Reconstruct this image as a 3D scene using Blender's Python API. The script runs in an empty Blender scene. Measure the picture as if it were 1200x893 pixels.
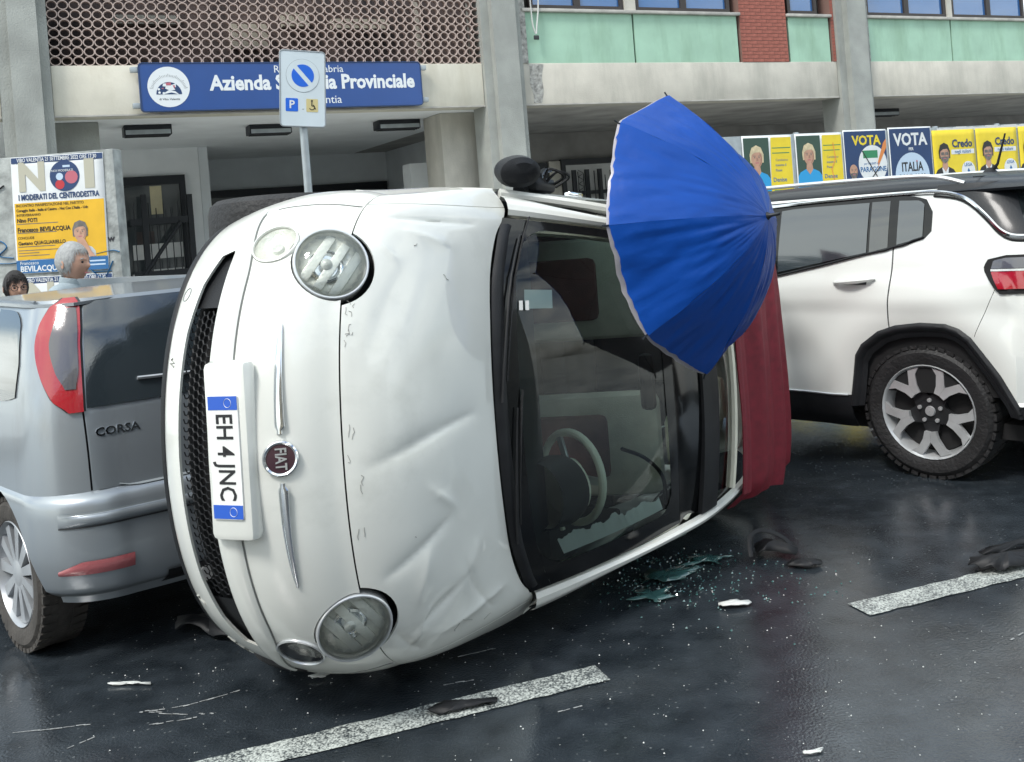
import bpy, bmesh, math, random
from mathutils import Matrix, Vector, noise
R = math.radians
PI = math.pi
SC = bpy.context.scene
COL = SC.collection

# ------------------------------------------------------------------ camera
CAM_H = 1.53
cam_data = bpy.data.cameras.new('camera')
cam = bpy.data.objects.new('camera', cam_data)
COL.objects.link(cam)
cam_data.sensor_width = 36.0
cam_data.lens = 36.0
cam_data.shift_y = -0.157
cam_data.clip_start = 0.05
cam_data.clip_end = 500.0
cam.location = (0, 0, CAM_H)
cam.rotation_euler = (Matrix.Rotation(R(90), 3, 'X') @ Matrix.Rotation(-0.08, 3, 'Z')).to_euler()
SC.camera = cam

# ------------------------------------------------------------------ sky and sun
SUN_EL, SUN_AZ = 52.0, 215.0          # azimuth: compass from +Y clockwise, behind the camera to the left
world = bpy.data.worlds.new('World')
SC.world = world
world.use_nodes = True
wn, wl = world.node_tree.nodes, world.node_tree.links
wn.clear()
w_out = wn.new('ShaderNodeOutputWorld')
w_bg = wn.new('ShaderNodeBackground')
w_sky = wn.new('ShaderNodeTexSky')
w_sky.sky_type = 'NISHITA'
w_sky.sun_disc = False
w_sky.sun_elevation = R(SUN_EL)
w_sky.sun_rotation = R(SUN_AZ)
w_sky.dust_density = 1.5
w_tc = wn.new('ShaderNodeTexCoord')
w_map = wn.new('ShaderNodeMapping')
w_map.inputs['Scale'].default_value = (1.0, 1.0, 2.2)
w_no = wn.new('ShaderNodeTexNoise')
w_no.inputs['Scale'].default_value = 2.3
w_no.inputs['Detail'].default_value = 8
w_no.inputs['Roughness'].default_value = 0.58
w_rp = wn.new('ShaderNodeValToRGB')
w_rp.color_ramp.elements[0].position = 0.40
w_rp.color_ramp.elements[1].position = 0.60
w_mix = wn.new('ShaderNodeMix')
w_mix.data_type = 'RGBA'
w_mix.inputs['B'].default_value = (9.0, 9.6, 9.3, 1)
wl.new(w_tc.outputs['Generated'], w_map.inputs['Vector'])
wl.new(w_map.outputs['Vector'], w_no.inputs['Vector'])
wl.new(w_no.outputs['Fac'], w_rp.inputs['Fac'])
wl.new(w_rp.outputs['Color'], w_mix.inputs['Factor'])
wl.new(w_sky.outputs['Color'], w_mix.inputs['A'])
wl.new(w_mix.outputs['Result'], w_bg.inputs['Color'])
w_bg.inputs['Strength'].default_value = 0.125
wl.new(w_bg.outputs['Background'], w_out.inputs['Surface'])

sun_data = bpy.data.lights.new('sun', 'SUN')
sun_data.energy = 1.5
sun_data.angle = R(13)
sun_data.color = (1.0, 0.975, 0.93)
sun = bpy.data.objects.new('sun', sun_data)
COL.objects.link(sun)
_az = R(SUN_AZ)
_d = Vector((math.sin(_az) * math.cos(R(SUN_EL)), math.cos(_az) * math.cos(R(SUN_EL)), math.sin(R(SUN_EL))))
sun.rotation_euler = _d.to_track_quat('Z', 'Y').to_euler()
sun.location = _d * 40

SC.view_settings.view_transform = 'Standard'
SC.view_settings.look = 'None'
SC.view_settings.exposure = 0.84
SC.view_settings.gamma = 1.0
SC.view_settings.use_curve_mapping = False

# ------------------------------------------------------------------ materials
def _n(nt, t): return nt.nodes.new(t)

def pm(name, col, rough=0.5, metal=0.0, spec=0.5, coat=0.0, coatr=0.05, var=0.0, vs=6.0, bump=0.0, bs=60.0,
       dirt=None, ds=3.0, dlo=0.55, dhi=0.75, rvar=0.0, trl=0.0):
    """Principled material: noise variation of the colour, optional stains of another colour, fine bump."""
    m = bpy.data.materials.new(name)
    m.use_nodes = True
    nt = m.node_tree
    b = nt.nodes['Principled BSDF']
    b.inputs['Base Color'].default_value = (*col, 1)
    b.inputs['Roughness'].default_value = rough
    b.inputs['Metallic'].default_value = metal
    b.inputs['Specular IOR Level'].default_value = spec
    b.inputs['Coat Weight'].default_value = coat
    b.inputs['Coat Roughness'].default_value = coatr
    tc = _n(nt, 'ShaderNodeTexCoord')
    last = None
    if var > 0:
        no = _n(nt, 'ShaderNodeTexNoise')
        no.inputs['Scale'].default_value = vs
        no.inputs['Detail'].default_value = 6
        nt.links.new(tc.outputs['Object'], no.inputs['Vector'])
        rp = _n(nt, 'ShaderNodeValToRGB')
        rp.color_ramp.elements[0].position = 0.3
        rp.color_ramp.elements[1].position = 0.7
        rp.color_ramp.elements[0].color = (*[max(0, c * (1 - var)) for c in col], 1)
        rp.color_ramp.elements[1].color = (*[min(1, c * (1 + var)) for c in col], 1)
        nt.links.new(no.outputs['Fac'], rp.inputs['Fac'])
        last = rp.outputs['Color']
        if rvar > 0:
            mr = _n(nt, 'ShaderNodeMapRange')
            mr.inputs['To Min'].default_value = max(0.02, rough - rvar)
            mr.inputs['To Max'].default_value = min(1, rough + rvar)
            nt.links.new(no.outputs['Fac'], mr.inputs['Value'])
            nt.links.new(mr.outputs['Result'], b.inputs['Roughness'])
    if dirt is not None:
        no = _n(nt, 'ShaderNodeTexNoise')
        no.inputs['Scale'].default_value = ds
        no.inputs['Detail'].default_value = 9
        no.inputs['Roughness'].default_value = 0.65
        mp = _n(nt, 'ShaderNodeMapping')
        mp.inputs['Scale'].default_value = (1, 1, 0.22)
        nt.links.new(tc.outputs['Object'], mp.inputs['Vector'])
        nt.links.new(mp.outputs['Vector'], no.inputs['Vector'])
        rp = _n(nt, 'ShaderNodeValToRGB')
        rp.color_ramp.elements[0].position = dlo
        rp.color_ramp.elements[1].position = dhi
        nt.links.new(no.outputs['Fac'], rp.inputs['Fac'])
        mx = _n(nt, 'ShaderNodeMix')
        mx.data_type = 'RGBA'
        mx.inputs['A'].default_value = (*col, 1)
        mx.inputs['B'].default_value = (*dirt, 1)
        nt.links.new(rp.outputs['Color'], mx.inputs['Factor'])
        if last is not None:
            nt.links.new(last, mx.inputs['A'])
        last = mx.outputs['Result']
    if last is not None:
        nt.links.new(last, b.inputs['Base Color'])
    if bump > 0:
        no = _n(nt, 'ShaderNodeTexNoise')
        no.inputs['Scale'].default_value = bs
        no.inputs['Detail'].default_value = 5
        nt.links.new(tc.outputs['Object'], no.inputs['Vector'])
        bp = _n(nt, 'ShaderNodeBump')
        bp.inputs['Strength'].default_value = bump
        bp.inputs['Distance'].default_value = 0.02
        nt.links.new(no.outputs['Fac'], bp.inputs['Height'])
        nt.links.new(bp.outputs['Normal'], b.inputs['Normal'])
    if trl > 0:
        tr = _n(nt, 'ShaderNodeBsdfTranslucent')
        tr.inputs['Color'].default_value = (*col, 1)
        ms = _n(nt, 'ShaderNodeMixShader')
        ms.inputs['Fac'].default_value = trl
        out = nt.nodes['Material Output']
        nt.links.new(b.outputs['BSDF'], ms.inputs[1])
        nt.links.new(tr.outputs['BSDF'], ms.inputs[2])
        nt.links.new(ms.outputs['Shader'], out.inputs['Surface'])
    return m

def glass(name, tint, ior=1.5, rough=0.0, bump=0.0):
    m = bpy.data.materials.new(name)
    m.use_nodes = True
    nt = m.node_tree
    nt.nodes.clear()
    out = _n(nt, 'ShaderNodeOutputMaterial')
    mix = _n(nt, 'ShaderNodeMixShader')
    tr = _n(nt, 'ShaderNodeBsdfTransparent')
    gl = _n(nt, 'ShaderNodeBsdfGlossy')
    fr = _n(nt, 'ShaderNodeFresnel')
    fr.inputs['IOR'].default_value = ior
    tr.inputs['Color'].default_value = (*tint, 1)
    gl.inputs['Roughness'].default_value = rough
    nt.links.new(fr.outputs['Fac'], mix.inputs['Fac'])
    nt.links.new(tr.outputs['BSDF'], mix.inputs[1])
    nt.links.new(gl.outputs['BSDF'], mix.inputs[2])
    nt.links.new(mix.outputs['Shader'], out.inputs['Surface'])
    if bump > 0:
        tc = _n(nt, 'ShaderNodeTexCoord')
        no = _n(nt, 'ShaderNodeTexNoise')
        no.inputs['Scale'].default_value = 5
        bp = _n(nt, 'ShaderNodeBump')
        bp.inputs['Strength'].default_value = bump
        nt.links.new(tc.outputs['Object'], no.inputs['Vector'])
        nt.links.new(no.outputs['Fac'], bp.inputs['Height'])
        nt.links.new(bp.outputs['Normal'], gl.inputs['Normal'])
    return m

def wet_asphalt():
    m = bpy.data.materials.new('wet_asphalt')
    m.use_nodes = True
    nt = m.node_tree
    b = nt.nodes['Principled BSDF']
    tc = _n(nt, 'ShaderNodeTexCoord')
    big = _n(nt, 'ShaderNodeTexNoise'); big.inputs['Scale'].default_value = 0.55; big.inputs['Detail'].default_value = 5
    mid = _n(nt, 'ShaderNodeTexNoise'); mid.inputs['Scale'].default_value = 7; mid.inputs['Detail'].default_value = 8
    fine = _n(nt, 'ShaderNodeTexNoise'); fine.inputs['Scale'].default_value = 105; fine.inputs['Detail'].default_value = 3
    spk = _n(nt, 'ShaderNodeTexVoronoi'); spk.inputs['Scale'].default_value = 62
    for t in (big, mid, fine, spk):
        nt.links.new(tc.outputs['Object'], t.inputs['Vector'])
    rp = _n(nt, 'ShaderNodeValToRGB')
    rp.color_ramp.elements[0].position = 0.32
    rp.color_ramp.elements[1].position = 0.72
    rp.color_ramp.elements[0].color = (0.009, 0.0135, 0.018, 1)
    rp.color_ramp.elements[1].color = (0.032, 0.041, 0.050, 1)
    nt.links.new(mid.outputs['Fac'], rp.inputs['Fac'])
    # pale grit in the aggregate: a few light stones
    grit = _n(nt, 'ShaderNodeValToRGB')
    grit.color_ramp.elements[0].position = 0.90
    grit.color_ramp.elements[1].position = 0.97
    sep = _n(nt, 'ShaderNodeSeparateColor')
    nt.links.new(spk.outputs['Color'], sep.inputs['Color'])
    nt.links.new(sep.outputs['Red'], grit.inputs['Fac'])
    dist = _n(nt, 'ShaderNodeMath'); dist.operation = 'LESS_THAN'; dist.inputs[1].default_value = 0.26
    nt.links.new(spk.outputs['Distance'], dist.inputs[0])
    mul = _n(nt, 'ShaderNodeMath'); mul.operation = 'MULTIPLY'
    nt.links.new(grit.outputs['Color'], mul.inputs[0]); nt.links.new(dist.outputs[0], mul.inputs[1])
    mul2 = _n(nt, 'ShaderNodeMath'); mul2.operation = 'MULTIPLY'; mul2.inputs[1].default_value = 0.4
    nt.links.new(mul.outputs[0], mul2.inputs[0])
    mx = _n(nt, 'ShaderNodeMix'); mx.data_type = 'RGBA'
    mx.inputs['B'].default_value = (0.26, 0.28, 0.28, 1)
    nt.links.new(mul2.outputs[0], mx.inputs['Factor'])
    nt.links.new(rp.outputs['Color'], mx.inputs['A'])
    nt.links.new(mx.outputs['Result'], b.inputs['Base Color'])
    b.inputs['Roughness'].default_value = 0.55
    b.inputs['Specular IOR Level'].default_value = 0.2
    # water film, thicker in some places
    wet = _n(nt, 'ShaderNodeMapRange')
    wet.inputs['From Min'].default_value = 0.36; wet.inputs['From Max'].default_value = 0.62
    wet.inputs['To Min'].default_value = 0.16; wet.inputs['To Max'].default_value = 0.025
    nt.links.new(big.outputs['Fac'], wet.inputs['Value'])
    b.inputs['Coat Weight'].default_value = 1.0
    b.inputs['Coat IOR'].default_value = 1.55
    nt.links.new(wet.outputs['Result'], b.inputs['Coat Roughness'])
    bp = _n(nt, 'ShaderNodeBump'); bp.inputs['Strength'].default_value = 0.8; bp.inputs['Distance'].default_value = 0.006
    nt.links.new(fine.outputs['Fac'], bp.inputs['Height'])
    nt.links.new(bp.outputs['Normal'], b.inputs['Normal'])
    cb = _n(nt, 'ShaderNodeBump'); cb.inputs['Strength'].default_value = 0.20; cb.inputs['Distance'].default_value = 0.006
    add = _n(nt, 'ShaderNodeMath'); add.operation = 'ADD'
    nt.links.new(fine.outputs['Fac'], add.inputs[0]); nt.links.new(mid.outputs['Fac'], add.inputs[1])
    nt.links.new(add.outputs[0], cb.inputs['Height'])
    cs_ = _n(nt, 'ShaderNodeMapRange')
    cs_.inputs['From Min'].default_value = 0.38; cs_.inputs['From Max'].default_value = 0.60
    cs_.inputs['To Min'].default_value = 0.26; cs_.inputs['To Max'].default_value = 0.05
    nt.links.new(big.outputs['Fac'], cs_.inputs['Value']); nt.links.new(cs_.outputs['Result'], cb.inputs['Strength'])
    nt.links.new(cb.outputs['Normal'], b.inputs['Coat Normal'])
    return m

def worn_paint():
    m = bpy.data.materials.new('worn_road_paint')
    m.use_nodes = True
    nt = m.node_tree
    b = nt.nodes['Principled BSDF']
    tc = _n(nt, 'ShaderNodeTexCoord')
    no = _n(nt, 'ShaderNodeTexNoise'); no.inputs['Scale'].default_value = 150; no.inputs['Detail'].default_value = 4
    n2 = _n(nt, 'ShaderNodeTexNoise'); n2.inputs['Scale'].default_value = 9; n2.inputs['Detail'].default_value = 4
    ad = _n(nt, 'ShaderNodeMath'); ad.operation = 'MULTIPLY_ADD'; ad.inputs[1].default_value = 0.35
    nt.links.new(tc.outputs['Object'], no.inputs['Vector']); nt.links.new(tc.outputs['Object'], n2.inputs['Vector'])
    nt.links.new(n2.outputs['Fac'], ad.inputs[0]); nt.links.new(no.outputs['Fac'], ad.inputs[2])
    rp = _n(nt, 'ShaderNodeValToRGB')
    rp.color_ramp.elements[0].position = 0.55; rp.color_ramp.elements[0].color = (0.045, 0.055, 0.06, 1)
    rp.color_ramp.elements[1].position = 0.80; rp.color_ramp.elements[1].color = (0.62, 0.66, 0.62, 1)
    nt.links.new(ad.outputs[0], rp.inputs['Fac'])
    nt.links.new(rp.outputs['Color'], b.inputs['Base Color'])
    b.inputs['Roughness'].default_value = 0.35
    b.inputs['Coat Weight'].default_value = 0.5
    b.inputs['Coat Roughness'].default_value = 0.25
    bp = _n(nt, 'ShaderNodeBump'); bp.inputs['Strength'].default_value = 0.5; bp.inputs['Distance'].default_value = 0.004
    nt.links.new(no.outputs['Fac'], bp.inputs['Height']); nt.links.new(bp.outputs['Normal'], b.inputs['Normal'])
    return m

M = {}
def mk(k, *a, **kw): M[k] = pm(k, *a, **kw)
M['asphalt'] = wet_asphalt()
M['lane'] = worn_paint()
mk('pavement', (0.46, 0.46, 0.43), 0.35, var=0.25, vs=3, bump=0.3, bs=40, coat=0.4, coatr=0.2)
mk('kerb', (0.28, 0.28, 0.27), 0.5, var=0.2, vs=4, bump=0.3)
mk('ivory_paint', (0.73, 0.745, 0.70), 0.34, coat=0.9, coatr=0.035, dirt=(0.55, 0.565, 0.52), ds=2.6, dlo=0.55, dhi=0.85, var=0.035, vs=5)
mk('white_paint', (0.71, 0.73, 0.70), 0.28, coat=1.0, coatr=0.03, dirt=(0.62, 0.62, 0.58), ds=1.5, dlo=0.62, dhi=0.9)
mk('silver_blue', (0.32, 0.355, 0.385), 0.34, metal=0.55, coat=0.7, coatr=0.08, dirt=(0.20, 0.20, 0.19), ds=1.5, dlo=0.6, dhi=0.85)
mk('black_paint', (0.007, 0.009, 0.012), 0.5, spec=0.3, coat=0.25, coatr=0.15, bump=0.10, bs=120)
mk('black_plastic', (0.012, 0.013, 0.015), 0.5, spec=0.3, var=0.3, vs=8, bump=0.1, bs=200)
mk('frit', (0.004, 0.0045, 0.005), 0.12, spec=0.35, coat=0.15, coatr=0.03)
mk('dark_trim', (0.03, 0.033, 0.036), 0.6)
mk('void', (0.006, 0.006, 0.007), 0.8)
mk('scratch', (0.30, 0.30, 0.28), 0.7)
mk('rubber', (0.013, 0.013, 0.014), 0.6, var=0.35, vs=10, bump=0.3, bs=60)
mk('rubber_dusty', (0.055, 0.050, 0.045), 0.8, var=0.35, vs=10, bump=0.3, bs=60)
mk('alloy', (0.62, 0.64, 0.65), 0.30, metal=0.55, var=0.15, vs=9)
mk('alloy_dull', (0.42, 0.44, 0.46), 0.36, metal=0.5, var=0.2, vs=7)
mk('dark_alloy', (0.035, 0.037, 0.04), 0.35, metal=0.5)
mk('chrome', (0.78, 0.80, 0.82), 0.08, metal=1.0)
mk('satin', (0.62, 0.64, 0.65), 0.28, metal=0.6)
mk('reflector', (0.80, 0.81, 0.76), 0.25, metal=0.15, coat=0.6, bump=0.3, bs=45)
mk('pale_lens', (0.58, 0.60, 0.58), 0.15, coat=1.0, bump=0.25, bs=120)
M['lens_glass'] = glass('lens_glass', (0.93, 0.95, 0.93), 1.45)
M['windscreen'] = glass('windscreen', (0.80, 0.94, 0.92), 1.60, bump=0.03)
M['roof_glass'] = glass('roof_glass', (0.74, 0.82, 0.80), 1.5)
mk('privacy_glass', (0.012, 0.016, 0.018), 0.03, spec=0.9, coat=1.0, coatr=0.02)
mk('privacy_glass_wet', (0.030, 0.040, 0.047), 0.05, spec=0.9, coat=1.0, coatr=0.04, bump=0.025, bs=160)
mk('red_lens', (0.36, 0.010, 0.020), 0.12, coat=1.0, coatr=0.03, bump=0.04, bs=90)
mk('clear_red', (0.36, 0.10, 0.11), 0.14, coat=1.0, bump=0.1, bs=80)
mk('smoke_lens', (0.085, 0.085, 0.095), 0.12, coat=1.0, coatr=0.03, bump=0.04, bs=90)
mk('red_canvas', (0.21, 0.012, 0.026), 0.62, var=0.18, vs=25, bump=0.35, bs=350)
mk('cream_trim', (0.82, 0.80, 0.66), 0.5, var=0.06, vs=10)
mk('grey_seat', (0.42, 0.41, 0.34), 0.75, var=0.1, vs=12, bump=0.2, bs=200)
mk('brown_seat', (0.085, 0.028, 0.024), 0.75, var=0.2, vs=14, bump=0.2, bs=200)
mk('dash', (0.014, 0.018, 0.020), 0.5, bump=0.15, bs=250)
mk('plate_white', (0.78, 0.79, 0.77), 0.35, coat=0.3)
mk('plate_blue', (0.01, 0.09, 0.50), 0.35, coat=0.3)
mk('print_black', (0.012, 0.012, 0.014), 0.5)
mk('print_grey', (0.20, 0.21, 0.20), 0.6)
mk('badge_red', (0.055, 0.024, 0.034), 0.25, coat=0.8)
mk('concrete', (0.31, 0.325, 0.305), 0.8, var=0.16, vs=2.2, bump=0.35, bs=50, dirt=(0.19, 0.195, 0.175), ds=1.7, dlo=0.55, dhi=0.85)
mk('concrete_pale', (0.53, 0.51, 0.45), 0.85, var=0.1, vs=2.5, bump=0.2, bs=40, dirt=(0.33, 0.325, 0.285), ds=1.6, dlo=0.46, dhi=0.78)
mk('plaster_cream', (0.60, 0.58, 0.495), 0.85, var=0.10, vs=2, bump=0.15, bs=30, dirt=(0.43, 0.40, 0.31), ds=1.8, dlo=0.46, dhi=0.82)
mk('rough_concrete', (0.33, 0.33, 0.31), 0.9, var=0.5, vs=14, bump=0.9, bs=22, dirt=(0.08, 0.08, 0.075), ds=8, dlo=0.60, dhi=0.7)
mk('green_panel', (0.33, 0.52, 0.40), 0.7, var=0.10, vs=2, dirt=(0.22, 0.36, 0.25), ds=2.2, dlo=0.48, dhi=0.8)
mk('red_brick', (0.30, 0.10, 0.075), 0.85, var=0.22, vs=9, bump=0.4, bs=35)
mk('mortar', (0.20, 0.12, 0.10), 0.9)
mk('clay_ring', (0.43, 0.345, 0.31), 0.85, var=0.16, vs=5)
mk('screen_back', (0.13, 0.10, 0.095), 0.9, var=0.45, vs=1.6, dirt=(0.035, 0.033, 0.036), ds=1.2, dlo=0.45, dhi=0.65)
mk('window_frame', (0.035, 0.028, 0.026), 0.5)
mk('sill', (0.42, 0.41, 0.38), 0.7, var=0.2, vs=5)
mk('window_glass', (0.03, 0.12, 0.32), 0.03, spec=1.0, coat=1.0, coatr=0.02)  # blue of the reflected sky is put into the base colour
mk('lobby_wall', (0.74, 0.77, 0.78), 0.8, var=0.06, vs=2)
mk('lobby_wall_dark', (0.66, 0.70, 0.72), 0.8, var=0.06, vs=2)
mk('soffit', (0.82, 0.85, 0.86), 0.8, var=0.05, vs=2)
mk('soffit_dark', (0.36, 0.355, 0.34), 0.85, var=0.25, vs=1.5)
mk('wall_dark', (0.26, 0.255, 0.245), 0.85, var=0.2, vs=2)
mk('iron', (0.010, 0.013, 0.018), 0.45, spec=0.4)
mk('door_glass', (0.05, 0.06, 0.065), 0.06, spec=0.8)
mk('paper', (0.60, 0.61, 0.60), 0.8, var=0.05, vs=8)
mk('paper_cream', (0.55, 0.50, 0.33), 0.8, var=0.1, vs=6)
mk('sign_blue', (0.003, 0.052, 0.235), 0.4, coat=0.4, coatr=0.2, var=0.05, vs=3)
mk('sign_white', (0.68, 0.72, 0.74), 0.5, coat=0.2)
mk('sign_panel', (0.58, 0.66, 0.70), 0.45, var=0.04, vs=5)
mk('sign_edge', (0.30, 0.33, 0.35), 0.45, metal=0.4)
mk('sign_blue_bright', (0.008, 0.12, 0.62), 0.4)
mk('sign_yellow', (0.58, 0.50, 0.24), 0.5)
mk('galvanised', (0.36, 0.40, 0.42), 0.45, metal=0.5, var=0.15, vs=8)
mk('poster_yellow', (0.72, 0.56, 0.03), 0.6, var=0.06, vs=6)
mk('poster_amber', (0.66, 0.39, 0.02), 0.65, var=0.08, vs=5)
mk('poster_green', (0.035, 0.075, 0.055), 0.6)
mk('poster_navy', (0.016, 0.045, 0.13), 0.6, var=0.08, vs=5)
mk('poster_blue', (0.02, 0.12, 0.30), 0.6, var=0.1, vs=6)
mk('poster_sky', (0.02, 0.30, 0.62), 0.6)
mk('poster_pale', (0.45, 0.57, 0.70), 0.6)
mk('poster_white', (0.66, 0.69, 0.70), 0.65, var=0.05, vs=7)
mk('poster_sand', (0.42, 0.41, 0.33), 0.65)
mk('print_green', (0.03, 0.22, 0.10), 0.6)
mk('print_red', (0.45, 0.03, 0.04), 0.6)
mk('print_pink', (0.45, 0.12, 0.16), 0.6)
mk('print_orange', (0.62, 0.22, 0.06), 0.6)
mk('print_skin', (0.46, 0.27, 0.19), 0.6, var=0.12, vs=18)
mk('print_shade', (0.33, 0.185, 0.13), 0.6, var=0.12, vs=18)
mk('print_blond', (0.55, 0.47, 0.30), 0.6, var=0.2, vs=20)
mk('print_grey_hair', (0.14, 0.13, 0.12), 0.6, var=0.3, vs=22)
mk('print_shirt', (0.42, 0.47, 0.50), 0.6, var=0.12, vs=14)
mk('slab', (0.30, 0.32, 0.31), 0.85, var=0.35, vs=7, bump=0.5, bs=25, dirt=(0.12, 0.13, 0.12), ds=4, dlo=0.5, dhi=0.7)
mk('graffiti_blue', (0.02, 0.16, 0.36), 0.7, var=0.3, vs=20)
mk('graffiti_black', (0.02, 0.02, 0.025), 0.7)
mk('skin', (0.42, 0.245, 0.175), 0.55, var=0.1, vs=12)
mk('hair_grey', (0.30, 0.31, 0.31), 0.6, var=0.18, vs=60, bump=0.15, bs=200)
mk('hair_dark', (0.014, 0.012, 0.012), 0.5, bump=0.8, bs=90)
mk('shirt_grey', (0.30, 0.36, 0.39), 0.8, var=0.08, vs=9, bump=0.2, bs=60)
mk('shirt_dark', (0.05, 0.055, 0.07), 0.8)
mk('trousers', (0.03, 0.035, 0.05), 0.85)
mk('shoe', (0.02, 0.018, 0.016), 0.6)
mk('umbrella_blue', (0.005, 0.095, 0.50), 0.36, spec=0.5, trl=0.42, bump=0.22, bs=13, var=0.08, vs=5)
mk('umbrella_silver', (0.42, 0.40, 0.42), 0.42, metal=0.35, bump=0.4, bs=10)
mk('facade_ochre', (0.62, 0.52, 0.38), 0.85, var=0.1, vs=2)
mk('facade_grey', (0.60, 0.58, 0.53), 0.85, var=0.1, vs=2)
mk('shard', (0.06, 0.15, 0.145), 0.08, spec=0.8, coat=1.0)
mk('white_scrap', (0.62, 0.64, 0.62), 0.5, var=0.1, vs=30)
mk('scored', (0.24, 0.25, 0.25), 0.8, var=0.4, vs=40)
mk('copper_pipe', (0.55, 0.57, 0.58), 0.5)

# ------------------------------------------------------------------ mesh helpers
def link(o, parent=None):
    COL.objects.link(o)
    if parent is not None:
        o.parent = parent
    return o

def T(o, label=None, cat=None, group=None, kind=None):
    if label: o['label'] = label
    if cat: o['category'] = cat
    if group: o['group'] = group
    if kind: o['kind'] = kind
    return o

def empty(name, loc=(0, 0, 0), rz=0.0, matrix=None):
    o = bpy.data.objects.new(name, None)
    o.empty_display_size = 0.1
    if matrix is not None:
        o.matrix_world = matrix
    else:
        o.location = loc
        o.rotation_euler = (0, 0, rz)
    COL.objects.link(o)
    return o

def frame(origin, z, xhint=(1, 0, 0)):
    """Matrix with local z along the given direction."""
    z = Vector(z).normalized()
    x = Vector(xhint)
    x = (x - z * x.dot(z)).normalized()
    y = z.cross(x)
    m = Matrix.Identity(4)
    for i, a in enumerate((x, y, z)):
        m[0][i], m[1][i], m[2][i] = a
    m.translation = Vector(origin)
    return m

def cr(pts, n):
    """Catmull-Rom through points (tuples of any length), n samples per span."""
    out = []
    L = len(pts)
    for i in range(L - 1):
        p0 = pts[max(i - 1, 0)]; p1 = pts[i]; p2 = pts[i + 1]; p3 = pts[min(i + 2, L - 1)]
        for k in range(n):
            t = k / n
            out.append(tuple(0.5 * (2 * b + (c - a) * t + (2 * a - 5 * b + 4 * c - d) * t * t + (3 * b - a - 3 * c + d) * t ** 3)
                             for a, b, c, d in zip(p0, p1, p2, p3)))
    out.append(tuple(pts[-1]))
    return out

def lerp_tab(tab, x):
    """Smooth table lookup: tab = [(x, a, b, ...)], Catmull-Rom."""
    if x <= tab[0][0]: return tab[0][1:]
    if x >= tab[-1][0]: return tab[-1][1:]
    for i in range(len(tab) - 1):
        if tab[i][0] <= x <= tab[i + 1][0]:
            t = (x - tab[i][0]) / (tab[i + 1][0] - tab[i][0])
            p0 = tab[max(i - 1, 0)][1:]; p1 = tab[i][1:]; p2 = tab[i + 1][1:]; p3 = tab[min(i + 2, len(tab) - 1)][1:]
            return tuple(0.5 * (2 * b + (c - a) * t + (2 * a - 5 * b + 4 * c - d) * t * t + (3 * b - a - 3 * c + d) * t ** 3)
                         for a, b, c, d in zip(p0, p1, p2, p3))

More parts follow.
